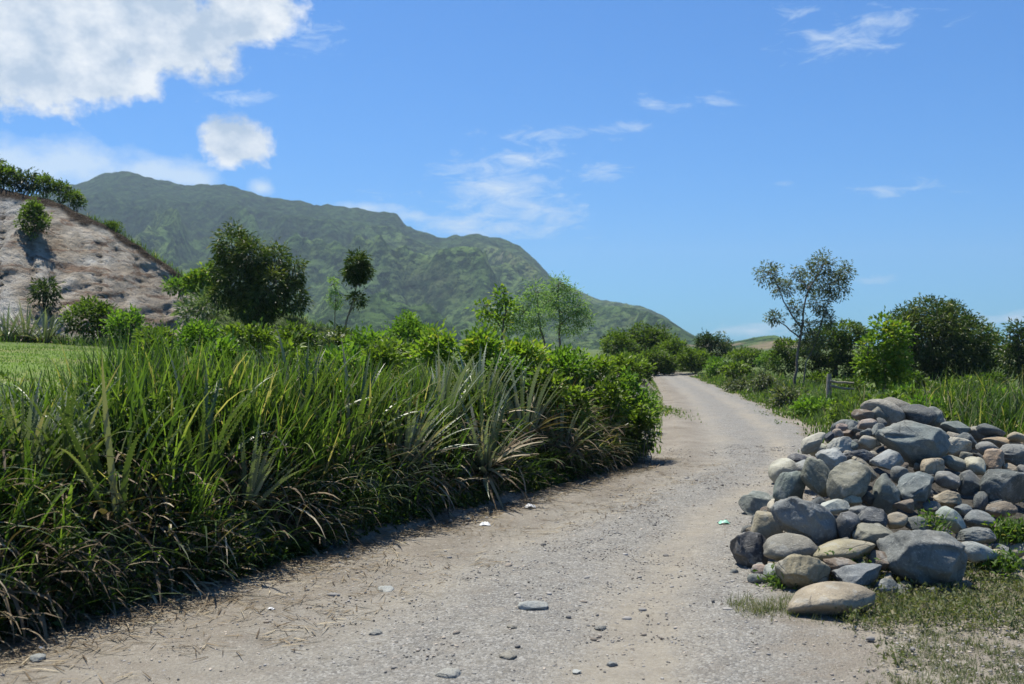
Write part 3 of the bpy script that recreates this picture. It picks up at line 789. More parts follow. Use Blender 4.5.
def skirt_mesh(n, length):
    sp = Soup(); az = rng.random(n)*6.28
    P0 = np.stack([np.cos(az)*.05, np.sin(az)*.05, rng.uniform(0, .07, n)], 1); th0 = rng.uniform(1.0, 1.6, n)
    blades(sp, P0, az, length*rng.uniform(.4, .9, n), rng.uniform(.014, .032, n), th0, th0+rng.uniform(.6, 1.5, n), rng.random(n), nseg=6, fold=.25, tipw=.2)
    return sp.mesh('dead_leaves')
PR = [(rosette_mesh(46, .82, .036), skirt_mesh(30, .7)), (rosette_mesh(50, .74, .033, (.05, 1.1), .6), skirt_mesh(46, .75)), (rosette_mesh(26, .9, .030, (.02, .7), .8), skirt_mesh(20, .7)), (rosette_mesh(44, .66, .030, (.1, 1.2), .5), skirt_mesh(30, .55))]
for a, b_ in PR: a.materials.append(M['brom_green'] if a is PR[2][0] else M['brom']); b_.materials.append(M['dead'])
def spiny(px, Yd, d, proto, s, tiltx, tilty, label, lift=0.0, red=False, off=False):
    if off: x = (px-512)/F*Yd
    else:
        # slide along the bank until the plant shows in column px at offset d
        ys = np.linspace(3, 16, 700); q = hp(ys, np.full(700, d)); k = np.argmin(abs((q[:, 0]/ys*F+512)-px)); Yd = ys[k]; x = q[k, 0]
    z = hz(x, Yd)+lift
    e = empty('spiny_plant', (x, Yd, z), label, 'spiny plant', 'spiny rosette plants')
    e.rotation_euler = (R(tiltx), R(tilty), rng.random()*6.28); e.scale = (s, s, s)
    for nm, me in zip(('leaves', 'dead_leaves'), PR[proto]): link(nm, me, None, e)
    return e
for row in SPINY:
    spiny(row[0], 0, row[1], row[2], row[3], row[4], row[5], row[6], row[7] if len(row) > 7 else 0.06)
# reddish ones by the clearing's far edge
for px, Yd, s, lb in ((6, 31.5, 2.0, 'reddish green spiny plant at the far left of the clearing edge'), (26, 31.8, 2.1, 'spiny plant with rust tinged leaves, second along the clearing edge'), (46, 31.4, 1.9, 'spiny plant beside the dark shrub at the foot of the bare slope')):
    spiny(px, Yd, 0, 3, s, 0, 0, lb, off=True)
# red withered leaf stalk in the hedge
def red_shoot():
    ys = np.linspace(3, 16, 700); q = hp(ys, np.full(700, .5)); k = np.argmin(abs((q[:, 0]/ys*F+512)-553))
    e = empty('withered_plant', tuple(q[k]+[0, 0, .25]), 'withered plant with dark red leaves standing in the far half of the hedge', 'plant')
    sp = Soup(); n = 11; az = rng.random(n)*6.28
    blades(sp, np.zeros((n, 3)), az, rng.uniform(.35, .7, n), rng.uniform(.02, .04, n), rng.uniform(.1, .6, n), rng.uniform(.5, 1.3, n), rng.random(n), nseg=6, fold=.3)
    link('leaves', sp.mesh('leaves'), M['red'], e)
red_shoot()

# ------------------------------------------------------------------ shrubs
BH = 'shrubs behind the roadside hedge'
shrub(205, 320, 58, 38, 16, 'bright', 'bright green shrub in front of the bare slope\'s right foot', BH)
shrub(247, 318, 56, 40, 15, 'mid', 'mid green shrub directly under the dark bushy tree', BH)
shrub(296, 324, 60, 36, 16, 'mid', 'darker shrub in front of the reddish cut bank', BH, var0=.4)
shrub(338, 326, 40, 44, 17, 'dark', 'dark shrub at the foot of the slender lollipop sapling', BH, var0=.7)
shrub(368, 330, 56, 34, 14.5, 'bright', 'light green shrub between the slender sapling and the round pale bush', BH)
shrub(410, 311, 58, 44, 24, 'bright', 'round pale green bush with the smoothest dome, standing against the mountain', BH, k=9)
shrub(398, 334, 50, 40, 13.5, 'mid', 'leafy shrub just below the round pale green bush', BH)
shrub(440, 328, 56, 52, 12.6, 'yellow', 'yellow green shrub at the left of the sunlit yellowish thicket', BH)
shrub(480, 324, 62, 60, 12.4, 'yellow', 'tallest yellow green shrub, below the leaning leafy sapling', BH, k=8)
shrub(524, 334, 58, 50, 12.6, 'yellow', 'yellow green shrub with orange tinged leaves, below the feathery saplings', BH, var0=.62)
shrub(505, 352, 40, 40, 11.9, 'bright', 'low bright shrub pressed against the back of the silvery rosettes', BH)
shrub(566, 344, 56, 44, 14, 'bright', 'bright shrub right below the right feathery sapling', BH)
shrub(600, 352, 44, 44, 14.3, 'mid', 'mid green shrub, next to last before the hedge ends', BH)
IH = 'low leafy shrubs growing through the tall grass'
FS = 'leafy tufts poking above the grass'
for px, pt, Yd, kd, lb in ((120, 372, 8.4, 'mid', 'leafy tuft poking above the grass at the clearing\'s corner'), (262, 366, 8.8, 'bright', 'light leafy tuft poking above the left half of the grass'), (318, 362, 9.2, 'mid', 'leafy tuft poking above the middle of the grass')):
    shrub(px, pt, 44, 58, Yd, kd, lb, FS, lscale=.62, k=6)
shrub(158, 334, 44, 46, 10.5, 'mid', 'leafy shrub in the tall grass beside the clearing\'s near corner', IH)
shrub(222, 338, 50, 46, 9.8, 'bright', 'light leafy shrub standing in the left half of the tall grass', IH)
shrub(286, 337, 46, 46, 10.0, 'mid', 'leafy shrub in the grass below the reddish cut bank', IH)
shrub(334, 342, 50, 46, 10.2, 'bright', 'light leafy shrub in the grass below the slender sapling', IH)
shrub(378, 344, 46, 44, 10.6, 'mid', 'leafy shrub where the tall grass meets the spiny plants', IH)
shrub(546, 366, 44, 44, 12.2, 'mid', 'leafy shrub behind the silvery plants, right of centre', IH)
HE = 'leafy shrubs at the far end of the hedge'
shrub(632, 361, 46, 80, 14.3, 'bright', 'leafy shrub forming the rounded far corner of the hedge', HE, k=9, var0=.62)
shrub(606, 372, 40, 66, 13.6, 'mid', 'darker leafy shrub just left of the hedge\'s far corner', HE, k=7)
shrub(642, 392, 30, 66, 13.9, 'mid', 'dark lower shrub overhanging the road at the hedge\'s far corner', HE, k=6, var0=.5)
shrub(574, 384, 34, 50, 12.6, 'mid', 'small shrub poking between spiny plants on the far bank', HE, k=5)

CS = 'shrubs on and around the bare cut slope'
shrub(88, 293, 58, 44, 31.5, 'mid', 'wide dark shrub at the foot of the bare slope, right of the spiny row', CS, lscale=1.6, var0=.45)
shrub(128, 306, 44, 36, 30, 'bright', 'lighter shrub at the slope foot, touching the wide dark shrub', CS, lscale=1.6)
shrub(156, 325, 36, 22, 27, 'mid', 'low shrub at the slope foot, nearest the grass hedge', CS, lscale=1.5)
shrub(207, 262, 40, 34, 36, 'yellow', 'bright yellow green bush high beside the slope\'s tail, left of the dark bushy tree', CS, lscale=1.8, base=3.4)
shrub(180, 276, 34, 26, 37, 'bright', 'small bright bush on the brow where the cut slope narrows', CS, lscale=1.6, base=3.6)
shrub(204, 288, 52, 44, 27, 'silver', 'silvery green bush left of and below the dark bushy tree', CS, lscale=1.3)
def cliff_shrub(px, py, w, h, kind, label, top=False):
    q = cliff_at(px, py+h*.45)
    Yd = q[1]-(0 if top else .2)
    shrub(px, py-h/2, w, h*.95, Yd, kind, label, CS, lscale=1.5, base=q[2]-.1)
cliff_shrub(33, 219, 34, 40, 'mid', 'green bush clinging high on the pale face of the cut slope')
cliff_shrub(47, 294, 30, 32, 'dark', 'dark green bush low on the grey rock of the cut slope')
for px, pt, w, h, kd, lb in ((-24, 145, 50, 42, 'dark', 'big dark bush crowning the slope, cut by the left edge of the photo'), (4, 158, 26, 36, 'mid', 'leafy bush at the top left corner of the slope crest'),
      (26, 168, 24, 28, 'dark', 'dark bush on the crest, third from the left edge'), (44, 173, 22, 26, 'mid', 'upright bush in the middle of the row on the crest'),
      (60, 178, 20, 28, 'mid', 'bush on the crest, last but one before the slope drops'), (76, 188, 19, 25, 'mid', 'small leafy bush ending the row on the crest')):
    q = cliff_at(px, pt+h)
    shrub(px, pt, w, h, YC+.5, kd, lb, 'bushes in a row along the crest of the cut slope', lscale=1.5, base=P(px, pt+h*.92, YC+.5)[2])
shrub(113, 220, 20, 16, YC+.3, 'mid', 'tiny bush hugging the brow just below the crest row', CS, lscale=1.2, base=P(113, 234, YC)[2])
shrub(258, 300, 40, 14, 40, 'bright', 'low bush on the brow hidden behind the dark bushy tree', CS, lscale=1.6, base=P(258, 316, 40)[2])

FB = 'bushes where the road bends out of sight'
shrub(622, 352, 44, 34, 19, 'mid', 'leafy bush right behind the hedge\'s far corner, hiding the verge', FB, lscale=1.1)
shrub(640, 358, 26, 24, 26, 'mid', 'small bush on the left verge just past the hedge corner', FB, lscale=1.3, var0=.5)
shrub(628, 352, 40, 26, 36, 'mid', 'bush on the left verge halfway to the bend', FB, lscale=1.6)
shrub(618, 330, 44, 46, 52, 'mid', 'bush just above the hedge end, left of the domed dark bush', FB, lscale=2.0, k=8)
shrub(645, 320, 62, 44, 62, 'mid', 'domed dark green bush, tallest above the road bend', FB, lscale=2.0, k=10, var0=.36)
shrub(672, 332, 40, 42, 60, 'mid', 'bush with lighter dome right of the tallest one over the bend', FB, lscale=2.0, k=8, var0=.52)
shrub(655, 346, 44, 28, 57, 'mid', 'low bush at road level, centred under the domed bushes', FB, lscale=1.9, var0=.42)
shrub(695, 344, 36, 30, 58, 'mid', 'low rounded bush at the outer side of the bend', FB, lscale=1.9)
shrub(715, 327, 40, 40, 75, 'dark', 'small dark rounded bush right of the bend, outlined against the sky', FB, lscale=1.7, k=9)
shrub(748, 347, 60, 26, 70, 'mid', 'distant bush below the far dry hill', FB, lscale=2.0)
shrub(768, 350, 30, 26, 62, 'bright', 'pale bush left of the airy tree', FB, lscale=1.7)
RV = 'shrubs along the right verge of the road'
shrub(664, 358, 50, 16, 66, 'mid', 'lowest bush closing the view at the end of the visible road', FB, lscale=1.7, var0=.4)
shrub(690, 360, 40, 14, 64, 'mid', 'low bush at the outer edge of the bend, right of the lowest one', FB, lscale=1.7, var0=.45)
shrub(716, 356, 32, 26, 50, 'bright', 'farthest light green shrub on the right verge', RV, lscale=1.7)
shrub(738, 360, 36, 32, 42, 'mid', 'rounded shrub second farthest on the right verge', RV, lscale=2)
shrub(764, 372, 40, 32, 33, 'grey', 'greyish twiggy shrub on the right verge below the airy tree', RV, lscale=1.6)
shrub(742, 378, 36, 18, 36, 'grey', 'low dull green shrub at the edge of the far gravel', RV, lscale=1.6)
shrub(790, 384, 36, 34, 26, 'grey', 'dry greyish shrub left of the wooden fence', RV, lscale=1.5)
shrub(812, 392, 40, 36, 22.5, 'bright', 'bright grassy shrub below the wooden fence', RV, lscale=1.3)
shrub(840, 396, 36, 32, 19, 'mid', 'dark green shrub directly behind the left shoulder of the stone heap', RV, lscale=1.1)
shrub(868, 388, 40, 32, 20, 'mid', 'shrub under the yellow green tree, behind the heap', RV, lscale=1.1, var0=.4)
shrub(905, 384, 44, 30, 21, 'bright', 'light shrub behind the heap\'s topmost stones', RV, lscale=1.2)
shrub(955, 380, 70, 30, 24, 'mid', 'broad shrub under the big dense mango tree', RV, lscale=1.5)
shrub(1008, 388, 50, 26, 24, 'bright', 'pale leafy shrub at the right edge of the photo', RV, lscale=1.5)

RE = 'leafy bushes in the reeds behind the stone heap'
for px, pt, w, Yd, kd, lb in ((880, 396, 34, 14.6, 'mid', 'small dark bush right behind the left shoulder stones'), (912, 388, 40, 17.5, 'mid', 'dark bush deeper in the reeds, left of the pyramid shaped stone'),
      (946, 386, 44, 17.8, 'bright', 'light bush deeper in the reeds, over the broad cream stone'), (992, 394, 44, 15.2, 'mid', 'dark bush in the reeds above the orange stone'),
      (1018, 392, 40, 16.4, 'mid', 'bush in the reeds at the photo\'s right edge'), (938, 402, 30, 13.9, 'mid', 'low bush touching the back of the pyramid shaped stone')):
    shrub(px, pt, w, 34, Yd, kd, lb, RE, var0=.42)
shrub(893, 392, 46, 34, 15.5, 'mid', 'dark leafy bush in the reeds, behind the round topmost stone', RE)
shrub(926, 396, 40, 30, 14.8, 'bright', 'light leafy bush in the reeds, behind the pyramid shaped stone', RE)
shrub(968, 392, 50, 32, 16, 'mid', 'leafy bush in the reeds near the right end of the heap', RE)
shrub(858, 404, 36, 30, 16, 'mid', 'leafy bush at the left end of the reeds', RE)
shrub(852, 378, 46, 26, 30, 'mid', 'dark bush right behind the wooden fence', RV, lscale=1.4, var0=.3)
shrub(815, 372, 36, 26, 34, 'mid', 'dark bush left of the fence, under the airy tree', RV, lscale=1.4, var0=.35)
shrub(905, 372, 50, 24, 31, 'mid', 'dark bush under the left side of the broad dense tree', RV, lscale=1.5, var0=.3)
shrub(985, 374, 50, 24, 31, 'mid', 'dark bush under the right side of the broad dense tree', RV, lscale=1.5, var0=.3)
# ------------------------------------------------------------------ trees
def gb(px, Yd): x = (px-512)/F*Yd; return np.array([x, Yd, hz(x, Yd)-.05])
b0 = gb(262, 26)
tree(b0, [[b0, P(258, 300, 26), P(240, 262, 26)], [P(258, 305, 26), P(278, 275, 26)], [P(258, 310, 26), P(292, 285, 26)]],
     [LB(233, 246, 16, 26, 0, 1.15), LB(250, 258, 16, 26, -.3), LB(277, 260, 11, 26, .2, 1.5), LB(295, 271, 8, 26, 0, 1.7), LB(243, 280, 21, 26), LB(269, 288, 20, 26, -.3), LB(290, 298, 15, 26), LB(226, 270, 14, 26, .3), LB(257, 304, 22, 26), LB(222, 296, 11, 26)],
     'dark', 'dark bushy tree with several upright lobes, in front of the mountain left of centre', dens=2.1, lscale=.95, trunk_r=.12, var0=.64)
b0 = gb(343, 20)
tree(b0, [[b0, P(346, 322, 20), P(353, 302, 20), P(357, 270, 20)], [P(350, 312, 20), P(358, 300, 20)]],
     [LB(357, 266, 10, 20, 0, 1.2), LB(354, 276, 8, 20), LB(363, 272, 8, 20), LB(357, 300, 7, 20, 0, .85)], 'dark', 'slender sapling with a dark tuft on top and a smaller one below', name='sapling', cat='sapling', dens=3.0, lscale=.62, trunk_r=.03, twigs=4, var0=.55)
b0 = gb(333, 20.5)
tree(b0, [[b0, P(335, 310, 20.5), P(334, 284, 20.5)]], [LB(335, 300, 6, 20.5, 0, 1.4), LB(333, 285, 4, 20.5, 0, 1.5)], 'feather', 'thin pale sapling with hardly any leaves, left of the lollipop sapling', name='sapling', cat='sapling', dens=.5, lscale=.8, trunk_r=.015, twigs=5)
b0 = gb(548, 17)
tree(b0, [[b0, P(545, 345, 17), P(539, 320, 17), P(536, 292, 17)], [P(541, 326, 17), P(524, 312, 17)]],
     [LB(536, 290, 9, 17, 0, .6), LB(548, 301, 10, 17, .3, .45), LB(527, 303, 11, 17, 0, .45), LB(516, 315, 11, 17, 0, .5), LB(540, 315, 12, 17, -.3, .4), LB(506, 326, 8, 17, 0, .5), LB(532, 329, 13, 17, 0, .4)],
     'feather', 'feathery blue green sapling, left one of the pair above the hedge', group='feathery saplings above the hedge', name='sapling', cat='sapling', dens=.85, lscale=.8, trunk_r=.025, twigs=18, spread=.12, tw_r=.006)
b0 = gb(561, 17.5)
tree(b0, [[b0, P(560, 345, 17.5), P(560, 315, 17.5), P(559, 283, 17.5)], [P(560, 325, 17.5), P(578, 312, 17.5)]],
     [LB(559, 284, 9, 17.5, 0, .6), LB(569, 293, 9, 17.5, .2, .5), LB(550, 297, 9, 17.5, 0, .5), LB(577, 306, 10, 17.5, 0, .5), LB(560, 311, 11, 17.5, -.2, .4), LB(583, 319, 9, 17.5, 0, .6), LB(570, 327, 11, 17.5, 0, .4)],
     'feather', 'feathery blue green sapling, right and taller one of the pair', group='feathery saplings above the hedge', name='sapling', cat='sapling', dens=.85, lscale=.8, trunk_r=.028, twigs=18, spread=.12, tw_r=.006)
b0 = gb(500, 15)
tree(b0, [[b0, P(502, 335, 15), P(506, 312, 15), P(503, 292, 15)], [P(502, 330, 15), P(484, 308, 15)]],
     [LB(503, 295, 6, 15, 0, 1.3), LB(507, 310, 8, 15, 0, 1), LB(500, 322, 10, 15), LB(484, 306, 7, 15, 0, .9), LB(488, 320, 9, 15)],
     'yellow', 'small leaning yellow green sapling just left of the feathery pair', name='sapling', cat='sapling', dens=1.0, lscale=.9, trunk_r=.022, twigs=10, tw_r=.006)
YD = 32; b0 = gb(796, YD)
tree(b0, [[b0, P(797, 370, YD), P(800, 340, YD), P(803, 322, YD), P(808, 290, YD), P(822, 268, YD)], [P(802, 328, YD), P(788, 308, YD), P(777, 285, YD), P(770, 272, YD)], [b0+[.2, 0, 0], P(806, 362, YD), P(818, 335, YD), P(826, 308, YD), P(838, 280, YD)], [P(800, 338, YD), P(786, 326, YD), P(776, 321, YD)]],
     [LB(768, 274, 12, YD), LB(783, 288, 11, YD, .4), LB(775, 318, 8, YD, 0, .7), LB(822, 266, 14, YD), LB(810, 282, 14, YD, .5), LB(836, 286, 14, YD), LB(845, 272, 9, YD, -.3), LB(820, 302, 13, YD), LB(796, 308, 9, YD), LB(806, 328, 12, YD), LB(826, 320, 9, YD), LB(812, 344, 11, YD), LB(796, 272, 6, YD)],
     'grey', 'tall airy grey green tree with two leaning trunks, sky showing through', dens=1.15, lscale=1.0, trunk_r=.055, twigs=70, shell=.25, tw_r=.011)
YD = 45; b0 = gb(835, YD)
tree(b0, [[b0, P(836, 365, YD), P(845, 340, YD)], [P(836, 368, YD), P(800, 355, YD)]],
     [LB(843, 332, 22, YD, 0, .42), LB(858, 337, 14, YD, .5, .5), LB(826, 338, 18, YD, -.4, .45), LB(792, 348, 18, YD, 0, .5), LB(828, 352, 24, YD, 0, .5), LB(850, 354, 20, YD, 0, .6), LB(805, 360, 20, YD, .4, .5), LB(842, 368, 26, YD, 0, .5), LB(782, 362, 14, YD), LB(860, 370, 16, YD)],
     'mid', 'flat layered dark green tree behind the airy one', dens=1.3, lscale=1.5, trunk_r=.14, var0=.28)
YD = 37; b0 = gb(938, YD)
tree(b0, [[b0, P(936, 368, YD), P(930, 335, YD)], [P(937, 370, YD), P(962, 345, YD)], [P(937, 372, YD), P(910, 345, YD)]],
     [LB(928, 318, 24, YD, 0, .85), LB(950, 320, 22, YD, .4, .85), LB(908, 328, 21, YD, -.4, .9), LB(935, 338, 34, YD, -.5, .8), LB(966, 342, 25, YD), LB(955, 360, 32, YD, 0, .8), LB(915, 356, 26, YD, 0, .9), LB(935, 372, 30, YD, 0, .6)],
     'dark', 'broad dense dark tree with glossy drooping leaves, biggest crown right of the road', dens=1.6, lscale=1.15, trunk_r=.22, var0=.60, shoots=8)
b0 = gb(986, 41)
tree(b0, [[b0, P(985, 362, 41), P(984, 340, 41)]], [LB(984, 337, 13, 41, 0, .9), LB(990, 352, 18, 41), LB(976, 358, 16, 41), LB(994, 368, 16, 41)],
     'mid', 'smaller rounded tree peeping out right of the broad dense one', dens=1.3, lscale=1.7, trunk_r=.12, var0=.32)
YD = 24; b0 = gb(884, YD)
tree(b0, [[b0, P(884, 368, YD), P(886, 345, YD), P(884, 328, YD)], [P(885, 360, YD), P(898, 338, YD)], [P(885, 365, YD), P(868, 352, YD)]],
     [LB(883, 328, 9, YD), LB(897, 334, 11, YD), LB(886, 342, 17, YD), LB(872, 350, 12, YD), LB(880, 362, 17, YD), LB(898, 354, 11, YD), LB(866, 364, 9, YD), LB(884, 374, 14, YD, .2), LB(872, 380, 10, YD), LB(898, 372, 11, YD)],
     'yellow', 'small yellow green tree with large leaves in front of the broad dark one', dens=1.5, lscale=1.5, trunk_r=.05, twigs=14, var0=.45)
YD = 34; b0 = gb(1022, YD)
tree(b0, [[b0, P(1020, 365, YD), P(1018, 335, YD)], [P(1020, 366, YD), P(1045, 340, YD)]],
     [LB(1017, 331, 7, YD, 0, 1), LB(1020, 345, 13, YD), LB(1010, 356, 10, YD), LB(1024, 362, 18, YD), LB(1048, 340, 24, YD), LB(1050, 365, 26, YD)],
     'dark', 'dark tree cut off by the right edge of the photo', dens=1.5, lscale=1.3, trunk_r=.12)

# wooden fence behind the verge
def fence():
    e = empty('wooden_fence', tuple(gb(829, 25)), 'weathered wooden post with two pale rails in the verge right of the road', 'fence')
    b_ = np.array(e.location)
    def post(px, pt):
        sp = Soup(); a = gb(px, 25)-b_; t_ = P(px+.6, pt, 25)-b_
        tube(sp, bend(a, t_, .05, 5), [.07, .068, .066, .062, .055], .5, 8)
        V = np.array(t_)[None, :]; n0 = sp.n; sp.add(V+[[0, 0, .01]], np.array([[0, 0, 0]])[:0].reshape(0, 3), .5) if 0 else None
        link('post', sp.mesh('post', True), M['wood'], e)
    post(829, 374)
    for r0, r1 in ((381, 382), (386, 388)):
        sp = Soup(); tube(sp, bend(P(830, r0, 24.92)-b_, P(854, r1+1, 24.92)-b_, .1, 7), [.03, .034, .03, .03, .03, .028, .024], .5, 8)
        link('rail', sp.mesh('rail', True), M['wood'], e)
fence()

# ------------------------------------------------------------------ verge grasses on the right
def verge():
    sp = Soup(); n = 5500
    y = rng.uniform(12.6, 17, n); x = rng.uniform(3.6, 11, n); x = x+(y-12)*.15
    p = np.stack([x, y, height(x, y)], 1); k = (fbm(x*.9, y*.9, o=3, s=151) > -.3) & (x > smooth_interp(y, RY, RX)+.35); p = p[k]; n = len(p)
    blades(sp, p, rng.random(n)*6.28, rng.uniform(.5, 1.15, n)*np.interp(p[:, 0], [3.5, 5.5, 7], [.5, .85, 1.05]), rng.uniform(.012, .03, n), np.abs(rng.normal(size=n))*.2, .4+np.abs(rng.normal(size=n))*.9, np.where(rng.random(n) < .10, .95, np.clip(.26+.24*rng.normal(size=n), 0, .95)), nseg=6, fold=.25, power=1.8)
    n = 24000
    y = 13+42*rng.random(n)**1.6; e = -.55+rng.random(n)**1.1*2.8; x = smooth_interp(y, RY, RX)+e+.1
    k = rng.random(n) < np.clip(.25+(e+.2)*1.6+1.3*fbm(x*1.8, y*1.2, o=3, s=153), 0, 1); x = x[k]; y = y[k]; e = e[k]; n = len(x)
    p = np.stack([x, y, height(x, y)+.004], 1)
    blades(sp, p, rng.random(n)*6.28, rng.uniform(.10, .4, n)*np.clip(.22+(e+.1)*.75, .12, 1.2), rng.uniform(.010, .03, n)*np.interp(y, [13, 50], [1, 2.4]), rng.uniform(0, .5, n), rng.uniform(.5, 1.5, n), .5+.22*rng.normal(size=n), nseg=4)
    # left verge and the green patch beyond the hedge
    n = 6000
    y = rng.uniform(15.0, 52, n); x = smooth_interp(y, LY, LX)-rng.random(n)*1.2+.15
    x2 = rng.normal(size=700)*.22+3.9; y2 = rng.normal(size=700)*1.4+25.5
    x = np.concatenate([x, x2]); y = np.concatenate([y, y2]); n = len(x); p = np.stack([x, y, height(x, y)], 1)
    blades(sp, p, rng.random(n)*6.28, rng.uniform(.03, .10, n), rng.uniform(.012, .03, n), rng.uniform(0, .5, n), rng.uniform(.5, 1.5, n), .62+.2*rng.normal(size=n), nseg=3)
    o = link('verge_grass', sp.mesh('verge_grass'), M['grass'])
    tag(o, 'green grass and cane-like reeds along the far verges and behind the stones', 'grass', kind='stuff')
    # short scrubby grass in front of the stone heap
    sp = Soup(); n = 17000
    x = rng.uniform(1.35, 5.8, n); y = 3.6+5.2*rng.random(n)
    near = np.exp(-((y-MF(x)+.08)/.28)**2)
    dens = .75*fbm(x*1.7, y*1.7, o=4, s=161)+.9*near+.95*smooth(1.6, 2.3, x)*smooth(6.2, 4.9, y)-.6*(1-smooth(1.5, 1.85, x))*(1-near)
    k = (dens > rng.random(n)*.85); x = x[k]; y = y[k]; near = near[k]
    m_ = 11
    p = np.stack([x, y, height(x, y)-.004], 1); p = np.repeat(p, m_, 0); near = np.repeat(near, m_); n = len(p); p[:, :2] += rng.normal(size=(n, 2))*.016
    blades(sp, p, rng.random(n)*6.28, rng.uniform(.012, .05, n)*(1+1.3*near), rng.uniform(.002, .0055, n), rng.uniform(.1, 1.2, n), rng.uniform(.7, 1.9, n), .27+.22*rng.normal(size=n)+.12*near, nseg=3)
    # weed stems
    n = 5200; x = rng.uniform(1.9, 5.6, n); y = rng.uniform(4.0, 7.2, n); k = fbm(x*1.3, y*1.3, o=3, s=167) > -.02; x = x[k]; y = y[k]; n = len(x)
    p = np.stack([x, y, height(x, y)], 1)
    p = np.repeat(p, 7, 0)+rng.normal(size=(n*7, 3))*[.03, .03, .0]; p[:, 2] += rng.uniform(0, .08, n*7)
    leaves(sp, p, rng.normal(size=(n*7, 3))+[0, 0, .8], rng.uniform(.02, .045, n*7), rng.uniform(.008, .016, n*7), .4+.2*rng.normal(size=n*7))
    o = link('scrub_grass', sp.mesh('scrub_grass'), M['dry_grass'])
    tag(o, 'thin dull grass and weeds on the bare earth before the stone heap', 'grass', kind='stuff')

# ------------------------------------------------------------------ heap of stones
def MF(x): return np.interp(x, [1.4, 2.3, 3.3, 4, 5.6, 6.5], [6.15, 6.1, 6.55, 7.15, 7.5, 8.5])
def ML(y): return np.interp(y, [5.8, 7, 8.5, 10.5, 12.6], [1.75, 1.62, 1.95, 2.85, 3.9])
def mound(x, y):
    a = .30*(y-MF(x)); a = np.where(a > 0, a, a*3); a = np.minimum(a, 1.02)
    b_ = (12.9-y)*.5; c = (x-ML(y))*.95; d = (5.9-x)*.6
    v = -np.log(np.exp(-7*a)+np.exp(-7*b_)+np.exp(-7*c)+np.exp(-7*d))/7
    return v
import bmesh
def ico(sub):
    bm = bmesh.new(); bmesh.ops.create_icosphere(bm, subdivisions=sub, radius=1)
    V = np.array([v.co[:] for v in bm.verts]); Fc = np.array([[v.index for v in f.verts] for f in bm.faces]); bm.free(); return V, Fc
ICO = {s: ico(s) for s in (2, 3, 4, 5)}
def rock_mesh(a, dpt, b_, ang, sub=4, seed=0):
    V, Fc = ICO[sub]; r = np.random.default_rng(seed)
    p = V.copy(); ang = min(1, (.20 if ang < .15 else .34)+ang*.8)
    o = r.uniform(0, 50)
    n0 = fbm(p[:, 0]*.9+o, p[:, 1]*.9, p[:, 2]*.9, o=2, s=5)
    p = p*(1+.22*n0)[:, None]
    K = int(4+17*ang)
    for i in range(K):
        nrm = unit(r.normal(size=3)); dd = r.uniform(.50, .78) if i < 2+8*ang else r.uniform(.74, .92)
        s = p@nrm-dd
        keep = .30*(1-ang)**1.3+.01
        # rounded arris: soft clamp
        rad = .09*(1-ang)**1.5+.006
        t = rad*np.log1p(np.exp(np.clip(s/rad, -30, 30)))
        p = p-np.outer(t*(1-keep), nrm)
    n1 = fbm(p[:, 0]*1.6+o, p[:, 1]*1.6, p[:, 2]*1.6, o=3, s=7); n2 = fbm(p[:, 0]*5+o, p[:, 1]*5, p[:, 2]*5, o=3, s=9)
    n4 = fbm(p[:, 0]*12+o, p[:, 1]*12, p[:, 2]*12, o=2, s=17)
    p = p*(1+(.055-.02*ang)*n1+(.015+.02*ang)*n2+.010*n4)[:, None]
    if ang > .4:
        q = p@unit(r.normal(size=3)); n3 = np.abs(fbm(p[:, 0]*1.4+o, p[:, 1]*1.4, q*5, o=4, s=13)); p = p*(1+.13*(n3-.2))[:, None]
    p = p-(p.max(0)+p.min(0))/2
    p = p/np.abs(p).max(0)
    p = p*[a, dpt, b_]
    me = raw_mesh('stone', p, Fc, None, True)
    return me
COL = dict(T=(.30, .25, .175), LT=(.36, .33, .265), G=(.165, .17, .16), S=(.145, .158, .155), D=(.055, .06, .07), O=(.29, .205, .14), P=(.29, .225, .19), W=(.29, .30, .28), B=(.16, .125, .095), TG=(.205, .19, .155), DG=(.10, .105, .10))
RG = 'stones of the roadside heap'
rocks = []
def place_stone(px, py, w, h, rot, col, ang, label, near=0.0):
    ys = np.linspace(5.2, 13, 400)
    xs = (px-512)/F*ys; zs = H+(HZ-py)/F*ys
    g_ = np.maximum(mound(xs, ys), height(xs, ys))
    rr = .30*min(w, h)/F*ys
    diff = zs-(g_+rr)
    idx = np.where(diff <= 0)[0]
    if len(idx): Yd = ys[idx[0]]
    else: Yd = ys[np.argmin(diff)]
    Yd -= near
    s = Yd/F; a, b_ = w*s/2*1.0, h*s/2*1.0
    # a stone near the ground must rest on it
    c = P(px, py, Yd)
    dpt = (a+b_)*.5*rng.uniform(.9, 1.15)
    me = rock_mesh(a, dpt, b_, ang, 5 if w > 28 else 4, int(rng.integers(1e6)))
    if not me.materials: me.materials.append(M['rock'])
    o = bpy.data.objects.new('stone', me); C.objects.link(o); o.location = c
    o.rotation_euler = (R(rng.uniform(-8, 8)), R(-rot), 0)
    base = np.array(COL[col])*rng.uniform(.88, 1.12)*(1+rng.normal(size=3)*.025); o.color = (*np.clip(base*[.97, 1.0, .97], .02, .6), 1)
    tag(o, label, 'stone', RG); rocks.append((c, a, dpt, b_))
    return o
